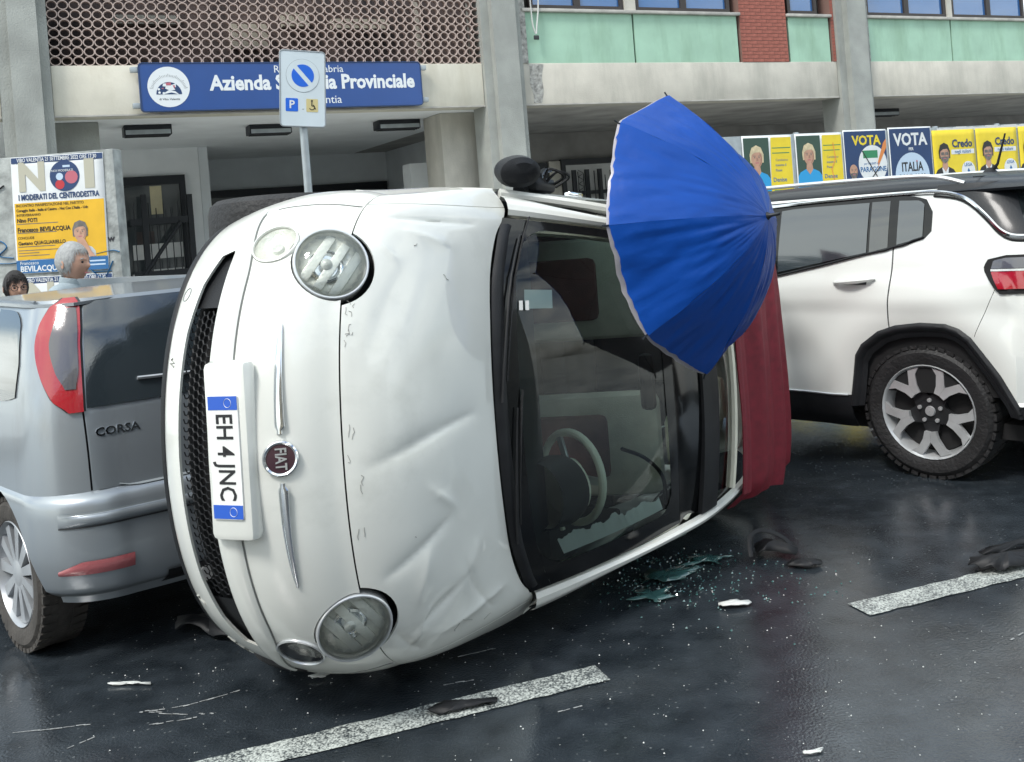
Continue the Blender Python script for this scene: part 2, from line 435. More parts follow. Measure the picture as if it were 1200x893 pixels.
class MB:
    """Collects geometry for ONE mesh object."""
    def __init__(s):
        s.v = []; s.f = []
    def add(s, vs, fs, M=None):
        o = len(s.v)
        s.v += [tuple(M @ Vector(p)) if M is not None else tuple(p) for p in vs]
        s.f += [tuple(i + o for i in f) for f in fs]
        return s
    def box(s, x0, x1, y0, y1, z0, z1, bev=0.0, M=None):
        if bev <= 0:
            vs = [(x, y, z) for z in (z0, z1) for y in (y0, y1) for x in (x0, x1)]
            fs = [(0, 2, 3, 1), (4, 5, 7, 6), (0, 1, 5, 4), (2, 6, 7, 3), (0, 4, 6, 2), (1, 3, 7, 5)]
            return s.add(vs, fs, M)
        bm = bmesh.new()
        bmesh.ops.create_cube(bm, size=1)
        for v in bm.verts:
            v.co = Vector(((x0 + x1) / 2 + v.co.x * (x1 - x0), (y0 + y1) / 2 + v.co.y * (y1 - y0), (z0 + z1) / 2 + v.co.z * (z1 - z0)))
        bmesh.ops.bevel(bm, geom=bm.edges[:], offset=bev, segments=2, profile=0.5, affect='EDGES')
        s.frombm(bm, M)
        return s
    def frombm(s, bm, M=None):
        bm.verts.index_update()
        s.add([v.co[:] for v in bm.verts], [[v.index for v in f.verts] for f in bm.faces], M)
        bm.free()
        return s
    def prism(s, poly, a, b, axis='z', M=None):
        n = len(poly)
        def P(p, h):
            return {'x': (h, p[0], p[1]), 'y': (p[0], h, p[1]), 'z': (p[0], p[1], h)}[axis]
        vs = [P(p, a) for p in poly] + [P(p, b) for p in poly]
        fs = [tuple(range(n - 1, -1, -1)), tuple(range(n, 2 * n))] + [(i, (i + 1) % n, n + (i + 1) % n, n + i) for i in range(n)]
        return s.add(vs, fs, M)
    def tube(s, path, r, n=8, closed=False, M=None, flat=1.0, caps=True):
        P = [Vector(p) for p in path]
        L = len(P)
        rs = r if isinstance(r, (list, tuple)) else [r] * L
        vs, fs = [], []
        up = None
        for i in range(L):
            if closed: d = P[(i + 1) % L] - P[i - 1]
            else: d = P[min(i + 1, L - 1)] - P[max(i - 1, 0)]
            d.normalize()
            if up is None:
                up = Vector((0, 0, 1)) if abs(d.z) < 0.9 else Vector((1, 0, 0))
            a = (up - d * up.dot(d)).normalized()
            up = a
            b = d.cross(a)
            for k in range(n):
                t = 2 * PI * k / n
                vs.append(P[i] + a * math.cos(t) * rs[i] * flat + b * math.sin(t) * rs[i])
        m = L if closed else L - 1
        for i in range(m):
            for k in range(n):
                j = (i + 1) % L
                fs.append((i * n + k, i * n + (k + 1) % n, j * n + (k + 1) % n, j * n + k))
        if caps and not closed:
            fs.append(tuple(range(n - 1, -1, -1)))
            fs.append(tuple((L - 1) * n + k for k in range(n)))
        return s.add(vs, fs, M)
    def lathe(s, prof, n=24, M=None, cap0=False, cap1=False, sx=1.0):
        """prof: list of (radius, height), about local z."""
        vs, fs = [], []
        for (r, h) in prof:
            for k in range(n):
                t = 2 * PI * k / n
                vs.append((r * math.cos(t) * sx, r * math.sin(t), h))
        for i in range(len(prof) - 1):
            for k in range(n):
                fs.append((i * n + k, i * n + (k + 1) % n, (i + 1) * n + (k + 1) % n, (i + 1) * n + k))
        if cap0: fs.append(tuple(range(n - 1, -1, -1)))
        if cap1: fs.append(tuple((len(prof) - 1) * n + k for k in range(n)))
        return s.add(vs, fs, M)
    def grid(s, fn, nu, nv, M=None, flip=False):
        vs = [fn(i / nu, j / nv) for j in range(nv + 1) for i in range(nu + 1)]
        w = nu + 1
        fs = []
        for j in range(nv):
            for i in range(nu):
                q = (j * w + i, j * w + i + 1, (j + 1) * w + i + 1, (j + 1) * w + i)
                fs.append(q[::-1] if flip else q)
        return s.add(vs, fs, M)
    def mesh(s, name, smooth=True, ang=35, fix=True):
        me = bpy.data.meshes.new(name)
        me.from_pydata(s.v, [], s.f)
        if fix:
            bm = bmesh.new(); bm.from_mesh(me)
            bmesh.ops.recalc_face_normals(bm, faces=bm.faces)
            bm.to_mesh(me); bm.free()
        if smooth:
            me.shade_smooth()
            me.set_sharp_from_angle(angle=R(ang))
        return me
    def build(s, name, mat, parent=None, smooth=True, ang=35, fix=True):
        me = s.mesh(name, smooth, ang, fix)
        me.materials.append(M[mat] if isinstance(mat, str) else mat)
        return link(bpy.data.objects.new(name, me), parent)

def bake(o, keepmat=True):
    dg = bpy.context.evaluated_depsgraph_get()
    dg.update()
    me = bpy.data.meshes.new_from_object(o.evaluated_get(dg))
    old = o.data
    o.modifiers.clear()
    o.data = me
    if old.users == 0: bpy.data.meshes.remove(old)
    return o

def shell(o, th=0.012, cutters=(), off=-1, ang=35):
    """Give a panel real thickness and cut openings through it."""
    par = o.parent
    o.parent = None
    md = o.modifiers.new('s', 'SOLIDIFY'); md.thickness = th; md.offset = off
    tmp = []
    for c in cutters:
        co = c.build('cutter', 'void')
        tmp.append(co)
        b = o.modifiers.new('b', 'BOOLEAN'); b.object = co; b.operation = 'DIFFERENCE'; b.solver = 'EXACT'
    bake(o)
    for co in tmp:
        me = co.data
        bpy.data.objects.remove(co); bpy.data.meshes.remove(me)
    o.data.shade_smooth()
    o.data.set_sharp_from_angle(angle=R(ang))
    if par is not None: o.parent = par
    return o

def split_loose(o):
    """One object per connected piece; returns the first."""
    bm = bmesh.new(); bm.from_mesh(o.data)
    seen = set(); groups = []
    for v in bm.verts:
        if v in seen: continue
        st = [v]; seen.add(v); g = []
        while st:
            a = st.pop(); g.append(a)
            for e in a.link_edges:
                b = e.other_vert(a)
                if b not in seen: seen.add(b); st.append(b)
        groups.append({x.index for x in g})
    bm.free()
    if len(groups) < 2: return o
    out = []
    for g in groups:
        c = o.copy(); c.data = o.data.copy(); link(c)
        b2 = bmesh.new(); b2.from_mesh(c.data)
        bmesh.ops.delete(b2, geom=[v for v in b2.verts if v.index not in g], context='VERTS')
        b2.to_mesh(c.data); b2.free()
        out.append(c)
    nm = o.name
    bpy.data.objects.remove(o)
    for c in out: c.name = nm
    return out[0]

def text(name, body, size, mat, parent, Mx, sx=1.0, bold=0.0, align='CENTER', ext=0.0008):
    cu = bpy.data.curves.new('t', 'FONT')
    cu.body = body; cu.size = size; cu.align_x = align; cu.align_y = 'CENTER'
    cu.offset = bold * size
    cu.extrude = ext
    cu.resolution_u = 2
    to = bpy.data.objects.new('t', cu)
    COL.objects.link(to)
    dg = bpy.context.evaluated_depsgraph_get(); dg.update()
    me = bpy.data.meshes.new_from_object(to.evaluated_get(dg))
    bpy.data.objects.remove(to); bpy.data.curves.remove(cu)
    me.transform(Mx @ Matrix.Diagonal((sx, 1, 1, 1)))
    me.materials.clear(); me.materials.append(M[mat])
    o = bpy.data.objects.new(name, me)
    return link(o, parent)

def disc(cx, cy, r, n=32, sx=1.0, a0=0.0, a1=2 * PI):
    return [(cx + r * sx * math.cos(a0 + (a1 - a0) * k / n), cy + r * math.sin(a0 + (a1 - a0) * k / n)) for k in range(n + (0 if a1 - a0 > 6.28 else 1))]

def smooth01(x):
    x = max(0.0, min(1.0, x))
    return x * x * (3 - 2 * x)

# ================================================================== setting: ground, road paint, pavement
def sheet(name, x0, x1, y0, y1, z, mat, mx=None):
    o = MB().add([(x0, y0, z), (x1, y0, z), (x1, y1, z), (x0, y1, z)], [(0, 1, 2, 3)], mx).build(name, mat, None, False)
    T(o, kind='structure')
    return o
sheet('road', -140, 140, -140, 140, 0.0, 'asphalt')

LA = R(19.5)
def dash_piece(name, ox, oy, l0, l1, w=0.125, seed=1):
    rnd = random.Random(seed)
    mb = MB()
    n = 60
    dx, dy = math.cos(LA), math.sin(LA)
    vs = []
    for i in range(n + 1):
        t = l0 + (l1 - l0) * i / n
        e = 0.004
        for sgn in (-1, 1):
            ww = sgn * (w / 2 + rnd.uniform(-e, e))
            vs.append((ox + dx * t - dy * ww, oy + dy * t + dx * ww, 0.004))
    fs = [(2 * i, 2 * i + 2, 2 * i + 3, 2 * i + 1) for i in range(n)]
    return T(mb.add(vs, fs).build(name, 'lane', None, False), kind='structure')
dash_piece('lane_marking', 0.18, 3.415, -2.6, 0.0, seed=3)
dash_piece('lane_marking', 1.155, 3.76, 0.0, 2.6, seed=5)

# building frame: local x along the facade, local y into the building
BO = (-0.133, 16.0, 0.0)
BR = R(26)
BM = Matrix.Translation(BO) @ Matrix.Rotation(BR, 4, 'Z')
pv = MB().box(-60, 60, -5.2, 0.2, 0.004, 0.13, M=BM).build('pavement', 'pavement', None, False)
T(pv, kind='structure')
for k in range(30):
    x0 = -14 + k * 1.02
    MB().box(x0, x0 + 1.012, -5.36, -5.205, 0.004, 0.145, 0.012, M=BM).build('kerb_stone', 'kerb', pv)

# ================================================================== health office building
bld = empty('office_building', matrix=BM)
T(bld, 'grey concrete office building with clay ring screen, green panels and open ground floor', 'building')
def part(name, mat, b, bev=0.0, parent=None):
    o = MB().box(*b, bev).build(name, mat, parent or bld)
    return o

# tall pillars with a proud middle rib and set back flanks
for s0, s1, f0, f1 in ((-6.76, -6.42, -6.90, -6.30), (-0.01, 0.40, -0.15, 0.53), (7.30, 7.76, 7.14, 7.92), (13.3, 13.7, 13.15, 13.85)):
    mb = MB()
    mb.prism([(s0, -0.20), (s1, -0.20), (s1, 0.5), (s0, 0.5)], 0.13, 7.4, 'z')
    mb.box(f0, f1, -0.07, 0.46, 0.13, 7.38)
    mb.build('pillar', 'concrete', bld)
# concrete edge beams between the pillars
for s0, s1, mt in ((-12.0, -6.905, 'plaster_cream'), (-6.295, -0.155, 'plaster_cream'), (0.535, 7.135, 'concrete_pale'), (7.925, 13.14, 'concrete_pale'), (13.86, 20, 'concrete_pale')):
    o = part('edge_beam', mt, (s0, s1, 0.0, 0.40, 3.33, 4.0), 0.012)
    part('drip_strip', 'sill', (s0, s1, -0.012, 0.05, 3.325, 3.345), 0, o)
# a dark wet stain below the hanging cable
MB().grid(lambda u, v: (0.78 + (0.26 - 0.10 * (1 - v)) * (u - .5) + 0.015 * math.sin(9 * v + 5 * u), -0.004, 3.36 + 0.62 * v), 8, 16).build('water_stain', 'rough_concrete', bld, False)

# clay ring screen, left bay
scr = empty('ring_screen')
scr.parent = bld
PX_, PZ_ = 0.1372, 0.1225
ringm = MB().lathe([(0.068, 0.0), (0.0695, 0.09), (0.057, 0.09), (0.0555, 0.0), (0.068, 0.0)], 16, frame((0, 0, 0), (0, -1, 0), (1, 0, 0)))
ring_mesh = ringm.mesh('ring')
ring_mesh.materials.append(M['clay_ring'])
ringc = MB()
nc = 45
for row in range(11):
    for c in range(nc):
        x = -6.225 + c * PX_ + (0.002 * ((c * 7 + row * 3) % 5 - 2))
        z = 4.065 + row * PZ_
        if row < 6:
            o = bpy.data.objects.new('clay_ring', ring_mesh)
            o.location = (x, 0.12, z); o.scale = (1.0, 1.0, 0.9)
            link(o, scr)
        else:
            ringc.add([(x + a, 0.12 + b, z + d * 0.9) for a, b, d in ringm.v], ringm.f)
o = ringc.build('upper_rings', 'clay_ring', scr); o['kind'] = 'stuff'
part('screen_back_wall', 'screen_back', (-6.9, 0.5, 0.62, 0.75, 3.46, 7.38))
# things seen through the screen
for i, (s, z, w, h, mt) in enumerate(((-5.9, 4.45, .5, .5, 'screen_back'), (-3.6, 4.5, .55, .35, 'plaster_cream'), (-2.9, 4.75, .4, .2, 'plaster_cream'), (-0.95, 4.62, .07, .9, 'concrete_pale'), (-1.9, 4.7, .9, .14, 'plaster_cream'), (-5.0, 4.72, .9, .12, 'concrete'))):
    part('shelf_behind_screen', mt, (s - w / 2, s + w / 2, 0.48, 0.615, z - h / 2, z + h / 2))

# right bays: green spandrels, brick piers, windows
def spandrel(s0, s1):
    part('green_spandrel', 'green_panel', (s0, s1, 0.02, 0.12, 4.0, 4.82))
for s0, s1 in ((0.66, 2.685), (2.725, 4.88), (6.06, 7.02), (7.99, 10.22), (10.26, 12.5), (12.54, 13.1)):
    spandrel(s0, s1)
for s0, s1 in ((0.60, 4.93), (6.00, 7.06), (7.92, 13.14)):
    part('window_sill', 'sill', (s0, s1, -0.05, 0.14, 4.823, 4.875), 0.008)
part('rough_strip', 'rough_concrete', (0.535, 0.655, -0.02, 0.3, 4.0, 7.35))
part('rough_strip', 'rough_concrete', (7.925, 7.985, -0.02, 0.3, 4.0, 7.35))
part('panel_joint', 'dark_trim', (2.686, 2.724, 0.06, 0.12, 4.0, 4.82))
part('panel_joint', 'dark_trim', (10.221, 10.259, 0.06, 0.12, 4.0, 4.82))
# brick pier with its bricks
def brick_pier(s0, s1, z0, z1):
    p = part('brick_pier', 'mortar', (s0, s1, 0.0, 0.3, z0, z1))
    mb = MB().box(0, 0.235, -0.006, 0.05, 0, 0.055)
    me = mb.mesh('brick', False); me.materials.append(M['red_brick'])
    r = 0
    z = z0 + 0.004
    while z < 5.4:
        x = s0 + 0.004 - (0.12 if r % 2 else 0)
        while x < s1 - 0.03:
            xa, xb = max(x, s0 + 0.003), min(x + 0.235, s1 - 0.003)
            o = bpy.data.objects.new('brick', me)
            o.location = (xa, 0, z)
            o.scale = ((xb - xa) / 0.235, 1, 1)
            link(o, p)
            x += 0.245
        z += 0.064; r += 1
brick_pier(4.935, 5.995, 4.0, 7.35)
brick_pier(7.062, 7.135, 4.0, 7.35)

def window(s0, s1, z0=4.88, z1=6.3, n=2):
    w = MB()
    y0, y1 = 0.05, 0.13
    w.box(s0, s1, y0, y1, z0, z0 + 0.07).box(s0, s1, y0, y1, z1 - 0.07, z1)
    w.box(s0, s0 + 0.07, y0 + .002, y1, z0, z1).box(s1 - 0.07, s1, y0 + .002, y1, z0, z1)
    for k in range(1, n):
        x = s0 + (s1 - s0) * k / n
        w.box(x - 0.06, x + 0.06, y0 + .001, y1, z0, z1)
    o = w.build('window', 'window_frame', bld)
    for k in range(n):
        a = s0 + (s1 - s0) * k / n + 0.06; b = s0 + (s1 - s0) * (k + 1) / n - 0.06
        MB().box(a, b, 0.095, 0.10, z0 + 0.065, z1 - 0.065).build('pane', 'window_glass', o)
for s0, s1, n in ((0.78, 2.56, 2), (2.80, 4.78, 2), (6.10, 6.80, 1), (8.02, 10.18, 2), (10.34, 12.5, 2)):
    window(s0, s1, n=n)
part('window_jamb', 'concrete_pale', (2.57, 2.79, 0.03, 0.2, 4.88, 7.35))
part('window_jamb', 'concrete_pale', (10.19, 10.33, 0.03, 0.2, 4.88, 7.35))
part('upper_wall', 'concrete_pale', (0.66, 13.1, 0.14, 0.4, 6.3, 7.35))
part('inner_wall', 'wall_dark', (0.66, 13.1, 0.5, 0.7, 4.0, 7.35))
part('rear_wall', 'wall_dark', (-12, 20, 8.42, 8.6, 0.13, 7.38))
part('roof_slab', 'concrete', (-12, 20, -0.3, 12, 7.4, 7.6))

# ground floor: soffits, back walls, piers
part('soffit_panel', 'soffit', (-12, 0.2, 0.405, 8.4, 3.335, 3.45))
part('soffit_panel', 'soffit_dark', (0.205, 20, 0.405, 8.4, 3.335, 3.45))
part('lobby_wall', 'lobby_wall', (-7.6, -3.72, 5.0, 5.2, 0.13, 3.335))
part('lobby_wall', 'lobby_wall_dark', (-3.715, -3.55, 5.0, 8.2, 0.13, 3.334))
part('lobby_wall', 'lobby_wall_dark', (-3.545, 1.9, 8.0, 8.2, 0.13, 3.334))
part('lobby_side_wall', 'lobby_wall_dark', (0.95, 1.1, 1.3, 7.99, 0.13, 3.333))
part('lobby_pier', 'concrete_pale', (-0.62, 0.02, 0.75, 1.5, 0.13, 3.333), 0.015)
part('lobby_pier', 'concrete', (-6.28, -5.72, 0.65, 1.2, 0.13, 3.333), 0.015)
part('lobby_block', 'lobby_wall', (-0.35, 0.0, 3.0, 3.4, 0.13, 2.7))
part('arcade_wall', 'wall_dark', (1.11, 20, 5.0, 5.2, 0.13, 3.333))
part('arcade_wall', 'concrete_pale', (3.52, 3.80, 4.9, 4.995, 0.13, 2.72))
o = part('lobby_window', 'iron', (-3.54, 0.9, 7.9, 7.995, 0.5, 2.66))
for k in range(4):
    MB().box(-3.42 + k * 1.08, -2.44 + k * 1.08, 7.89, 7.897, 0.6, 2.5).build('pane', 'door_glass', o)
part('floor_slab', 'pavement', (-12, 20, 0.2, 8.2, 0.004, 0.128))

# glazed door with an iron gate in front of it, left lobby
dr = MB()
dr.box(-5.20, -5.08, 4.90, 4.98, 0.13, 2.84).box(-4.10, -4.0, 4.90, 4.98, 0.13, 2.84).box(-5.08, -4.10, 4.90, 4.98, 2.68, 2.84)
door = dr.build('glazed_door', 'iron', bld)
MB().box(-5.08, -4.10, 4.955, 4.965, 0.13, 2.68).build('pane', 'door_glass', door)
for (a, b, c, d, mt) in ((-4.62, -4.42, 2.15, 2.66, 'paper_cream'), (-4.98, -4.12, 1.35, 1.62, 'paper'), (-4.9, -4.6, 1.63, 1.85, 'screen_back'), (-5.02, -4.72, 0.5, 1.1, 'paper'), (-4.68, -4.12, 0.45, 1.16, 'paper')):
    MB().box(a, b, 4.945, 4.953, c, d).build('notice', mt, door)
FX = lambda x, y, z: Matrix.Translation((x, y, z)) @ Matrix.Rotation(R(90), 4, 'X')
for k in range(5):
    MB().box(-4.62, -4.62 + 0.42 - 0.05 * (k % 3), 4.941, 4.944, 0.62 + 0.1 * k, 0.645 + 0.1 * k).build('print_line', 'print_grey', door)
gate = MB()
for x in (-4.78, -4.0):
    gate.box(x - 0.045, x + 0.045, 4.55, 4.63, 0.13, 2.5 if x < -4.5 else 2.46)
for z in (2.02, 1.08):
    gate.box(-5.02, -3.95, 4.57, 4.62, z - 0.06, z + 0.06)
gate.tube([(-5.02, 4.56, 0.92), (-4.86, 4.56, 1.08), (-4.18, 4.56, 1.98)], 0.035, 6)
gate.build('gate_frame', 'iron', door)
for k in range(8):
    x = -4.96 + k * 0.125
    MB().tube([(x, 4.60, 0.15), (x + 0.004, 4.60, 2.35 - 0.1 * (k % 2))], 0.009, 6).build('gate_bar', 'iron', door)
MB().box(-4.0, -3.2, 4.6, 4.62, 0.92, 0.96).build('gate_rail', 'iron', door)

# dark window and barred door in the right bay
o = part('dark_window', 'iron', (2.93, 3.5, 4.92, 4.99, 0.13, 2.70))
MB().box(3.0, 3.36, 4.90, 4.915, 1.5, 2.45).build('pane', 'poster_pale', o)
gd = MB()
gd.box(3.80, 3.90, 4.85, 4.95, 0.13, 2.75).box(5.3, 5.4, 4.85, 4.95, 0.13, 2.75).box(3.9, 5.3, 4.85, 4.95, 2.62, 2.75)
g = gd.build('barred_door', 'iron', bld)
MB().box(3.9, 5.3, 4.93, 4.94, 0.13, 2.62).build('pane', 'paper', g)
fr_ = MB()
for x, w in ((4.04, .05), (4.36, .05), (4.68, .05)):
    fr_.box(x - w, x + w, 4.74, 4.79, 0.13, 2.5)
for z in (2.0, 1.2):
    fr_.box(3.95, 5.3, 4.75, 4.785, z - 0.04, z + 0.04)
fr_.build('gate_frame', 'iron', g)
for k in range(9):
    x = 4.1 + k * 0.135
    MB().tube([(x, 4.70, 0.15), (x, 4.70, 2.46 - .05 * (k % 3))], 0.012, 6).build('gate_bar', 'iron', g)
zz = MB()
for k in range(8):
    zz.tube([(4.16, 4.80, 1.3 + .15 * k), (4.3, 4.80, 1.375 + .15 * k), (4.16, 4.80, 1.45 + .15 * k)], 0.008, 5)
zz.build('gate_lattice', 'iron', g)

# ceiling lights under the soffit
for i, (x, y, w, mt, lab) in enumerate((
        (-5.02, 1.3, 0.66, 'x', 'dark louvred ceiling light above the poster, leftmost under the lobby ceiling'),
        (-3.15, 1.7, 0.66, 'x', 'dark louvred ceiling light right behind the no stopping sign pole'),
        (-1.05, 1.6, 0.72, 'x', 'dark louvred ceiling light nearest the pillar beside the blue office sign'),
        (10.6, 2.4, 0.9, 'x', 'dark lamp under the ceiling above the yellow posters at the right'))):
    e = empty('ceiling_light', matrix=BM @ Matrix.Translation((x, y, 3.333)))
    T(e, lab, 'ceiling light', 'lamps under the ground floor ceiling')
    MB().box(-w / 2, w / 2, -0.16, 0.16, -0.15, -0.002, 0.01).build('housing', 'iron', e)
    MB().box(-w / 2 + 0.02, w / 2 - 0.02, -0.168, -0.161, -0.14, -0.075).build('diffuser', 'galvanised', e)
    for k in range(3):
        MB().box(-w / 2 + 0.02, w / 2 - 0.02, -0.14 + 0.1 * k, -0.13 + 0.1 * k, -0.165, -0.151).build('louvre', 'dark_trim', e)

# hanging white straps with a hook, below the first window
e = empty('hanging_strap', matrix=BM @ Matrix.Translation((0.80, -0.06, 4.45)))
T(e, 'white looped strap with a small hook hanging over the green panel', 'strap')
MB().tube(cr([(-0.06, 0, 0.9), (-0.05, 0, 0.4), (-0.045, -.01, 0.15), (-0.01, -.02, 0.0)], 5), 0.018, 6, flat=0.4).build('strap', 'paper', e)
MB().tube(cr([(0.12, 0, 0.9), (0.08, 0, 0.42), (0.03, -.01, 0.16), (0.0, -.02, 0.0)], 5), 0.02, 6, flat=0.4).build('strap', 'paper', e)
MB().box(-0.045, 0.045, -0.03, 0.0, -0.09, -0.02, 0.01).build('hook', 'dark_trim', e)

# ------------------------------------------------------------------ blue office sign
sg = empty('office_sign', matrix=BM @ Matrix.Translation((-3.24, -0.10, 3.68)))
T(sg, 'long blue office sign with white lettering and a round white emblem on the beam', 'sign')
SW, SH = 2.0, 0.325
def rrect(w, h, r, n=5, cx=0, cy=0):
    pts = []
    for (sx, sy, a) in ((1, 1, 0), (-1, 1, 90), (-1, -1, 180), (1, -1, 270)):
        for k in range(n + 1):
            t = R(a + 90 * k / n)
            pts.append((cx + sx * (w - r) + r * math.cos(t), cy + sy * (h - r) + r * math.sin(t)))
    return pts
MB().prism(rrect(SW, SH, 0.05), -0.045, 0.045, 'y').build('panel', 'sign_blue', sg)
rim = MB()
rim.tube([(x, -0.045, z) for x, z in rrect(SW - .004, SH - .004, 0.05)], 0.010, 6, closed=True)
rim.build('edge_trim', 'poster_navy', sg)
SF = lambda x, z, d=0.0: Matrix.Translation((x, -0.0465 - d, z)) @ Matrix.Rotation(R(90), 4, 'X')
text('lettering', 'Azienda Sanitaria Provinciale', 0.285, 'sign_white', sg, SF(0.40, 0.035), sx=0.90, bold=0.034)
text('lettering', 'Regione Calabria', 0.145, 'sign_white', sg, SF(0.30, 0.225), sx=1.02)
text('lettering', 'Vibo Valentia', 0.165, 'sign_white', sg, SF(0.30, -0.215), sx=1.02)
em = MB().prism(disc(-1.63, 0.0, 0.272, 40), -0.0485, -0.046, 'y').build('emblem', 'sign_white', sg)
MB().prism(disc(-1.63, -0.10, 0.165, 30, a0=0, a1=PI), -0.0505, -0.049, 'y').build('emblem_dome', 'poster_navy', em)
MB().prism([(-1.72, -0.10), (-1.60, -0.075), (-1.5, -0.105), (-1.55, -0.06), (-1.63, -0.04)], -0.052, -0.051, 'y').build('emblem_hill', 'sign_white', em)
ln = MB()
for blob in ([(-1.66, 0.02), (-1.57, 0.03), (-1.55, -0.04), (-1.62, -0.05), (-1.68, -0.02)], [(-1.70, 0.045), (-1.64, 0.05), (-1.65, 0.0), (-1.71, 0.01)], [(-1.58, 0.03), (-1.535, 0.045), (-1.54, -0.01)]):
    ln.prism(blob, -0.0535, -0.0525, 'y')
ln.build('emblem_lion', 'sign_white', em)
ln = MB()
for blob in ([(-1.67, 0.055), (-1.60, 0.06), (-1.60, 0.02), (-1.66, 0.02)], [(-1.58, 0.02), (-1.55, 0.02), (-1.56, -0.03)], [(-1.73, -0.02), (-1.70, -0.01), (-1.70, -0.03)]):
    ln.prism(blob, -0.055, -0.054, 'y')
ln.build('emblem_lion_shade', 'print_pink', em)
st = MB()
for (a, b) in ((-1.76, -0.03), (-1.755, -0.075), (-1.70, -0.085)):
    MB().prism(disc(a, b, 0.017, 8), -0.0515, -0.0507, 'y').build('emblem_star', 'sign_white', em)
tk = MB()
for k in range(31):
    a = R(12 + 156 * k / 30)
    c, s_ = math.cos(a), math.sin(a)
    r0, r1 = 0.205, 0.235 if k % 5 else 0.25
    if -1.63 + r0 * c:
        p = [(-1.63 + r0 * c - .002 * s_, -0.06 + r0 * s_ * .95 + .002 * c), (-1.63 + r1 * c - .002 * s_, -0.06 + r1 * s_ * .95 + .002 * c),
             (-1.63 + r1 * c + .002 * s_, -0.06 + r1 * s_ * .95 - .002 * c), (-1.63 + r0 * c + .002 * s_, -0.06 + r0 * s_ * .95 - .002 * c)]
        tk.prism(p, -0.0505, -0.049, 'y')
tk.build('emblem_rays', 'print_grey', em)
text('emblem_lettering', 'di Vibo Valentia', 0.042, 'print_black', em, SF(-1.63, -0.165, 0.003))
for x in (-2.05, 2.05):
    for z in (-0.24, 0.24):
        MB().box(x - 0.05, x + 0.05, -0.03, 0.05, z - 0.035, z + 0.035, 0.006).build('bracket', 'galvanised', sg)

# ------------------------------------------------------------------ no stopping sign on its pole
ns = empty('parking_sign', (-1.52, 7.8, 0), R(24))
T(ns, 'white no stopping sign with blue P and wheelchair symbol on a grey pole', 'sign')
MB().tube([(0, 0.035, 0.0), (0.0, 0.035, 2.95)], 0.031, 12).build('pole', 'galvanised', ns)
pn = Matrix.Translation((0.01, 0, 2.655)) @ Matrix.Rotation(R(4), 4, 'Y')
pw, ph = 0.172, 0.288
pan = MB().prism(rrect(pw, ph, 0.025), -0.008, 0.0, 'y', M=pn).build('panel', 'sign_panel', ns)
MB().tube([(x, -0.006, z) for x, z in rrect(pw, ph, 0.025)], 0.006, 6, closed=True, M=pn).build('panel_edge', 'sign_edge', pan)
MB().prism(disc(0, 0.10, 0.128, 36), -0.0095, -0.0082, 'y', M=pn).build('symbol_ring', 'sign_edge', pan)
MB().prism(disc(0, 0.10, 0.1255, 36), -0.0108, -0.0097, 'y', M=pn).build('symbol_disc', 'sign_panel', pan)
for sgn in (1, -1):
    a = R(-48)
    h = 0.017
    pts = []
    for k in range(17):
        t = math.asin(h / 0.086) + (PI - 2 * math.asin(h / 0.086)) * k / 16
        x, y = 0.086 * math.cos(t), sgn * 0.086 * math.sin(t)
        pts.append((x * math.cos(a) - y * math.sin(a), 0.10 + x * math.sin(a) + y * math.cos(a)))
    MB().prism(pts, -0.0122, -0.011, 'y', M=pn).build('symbol_half', 'sign_blue_bright', pan)
MB().prism(rrect(0.047, 0.05, 0.008, cx=-0.085, cy=-0.125), -0.0098, -0.0082, 'y', M=pn).build('letter_field', 'sign_blue_bright', pan)
text('lettering', 'P', 0.085, 'sign_white', pan, pn @ Matrix.Translation((-0.085, -0.0108, -0.125)) @ Matrix.Rotation(R(90), 4, 'X'), bold=0.02)
MB().prism(rrect(0.045, 0.05, 0.006, cx=0.07, cy=-0.125), -0.0098, -0.0082, 'y', M=pn).build('wheelchair_field', 'sign_yellow', pan)
wc = MB()
wc.tube([(0.068 + 0.02 * math.cos(R(200 + 20 * k)), -0.0105, -0.138 + 0.02 * math.sin(R(200 + 20 * k))) for k in range(12)], 0.003, 5, M=pn)
wc.tube([(0.068, -0.0105, -0.098), (0.066, -0.0105, -0.128), (0.085, -0.0105, -0.13), (0.095, -0.0105, -0.152)], 0.004, 5, M=pn)
wc.prism(disc(0.068, -0.09, 0.008, 10), -0.0112, -0.010, 'y', M=pn)
wc.build('wheelchair_symbol', 'print_black', pan)
for z in (2.50, 2.80):
    MB().tube([(0.0 + 0.04 * math.cos(R(30 * k)), 0.035 + 0.04 * math.sin(R(30 * k)), z) for k in range(12)], 0.006, 5, closed=True).build('clamp', 'galvanised', ns)

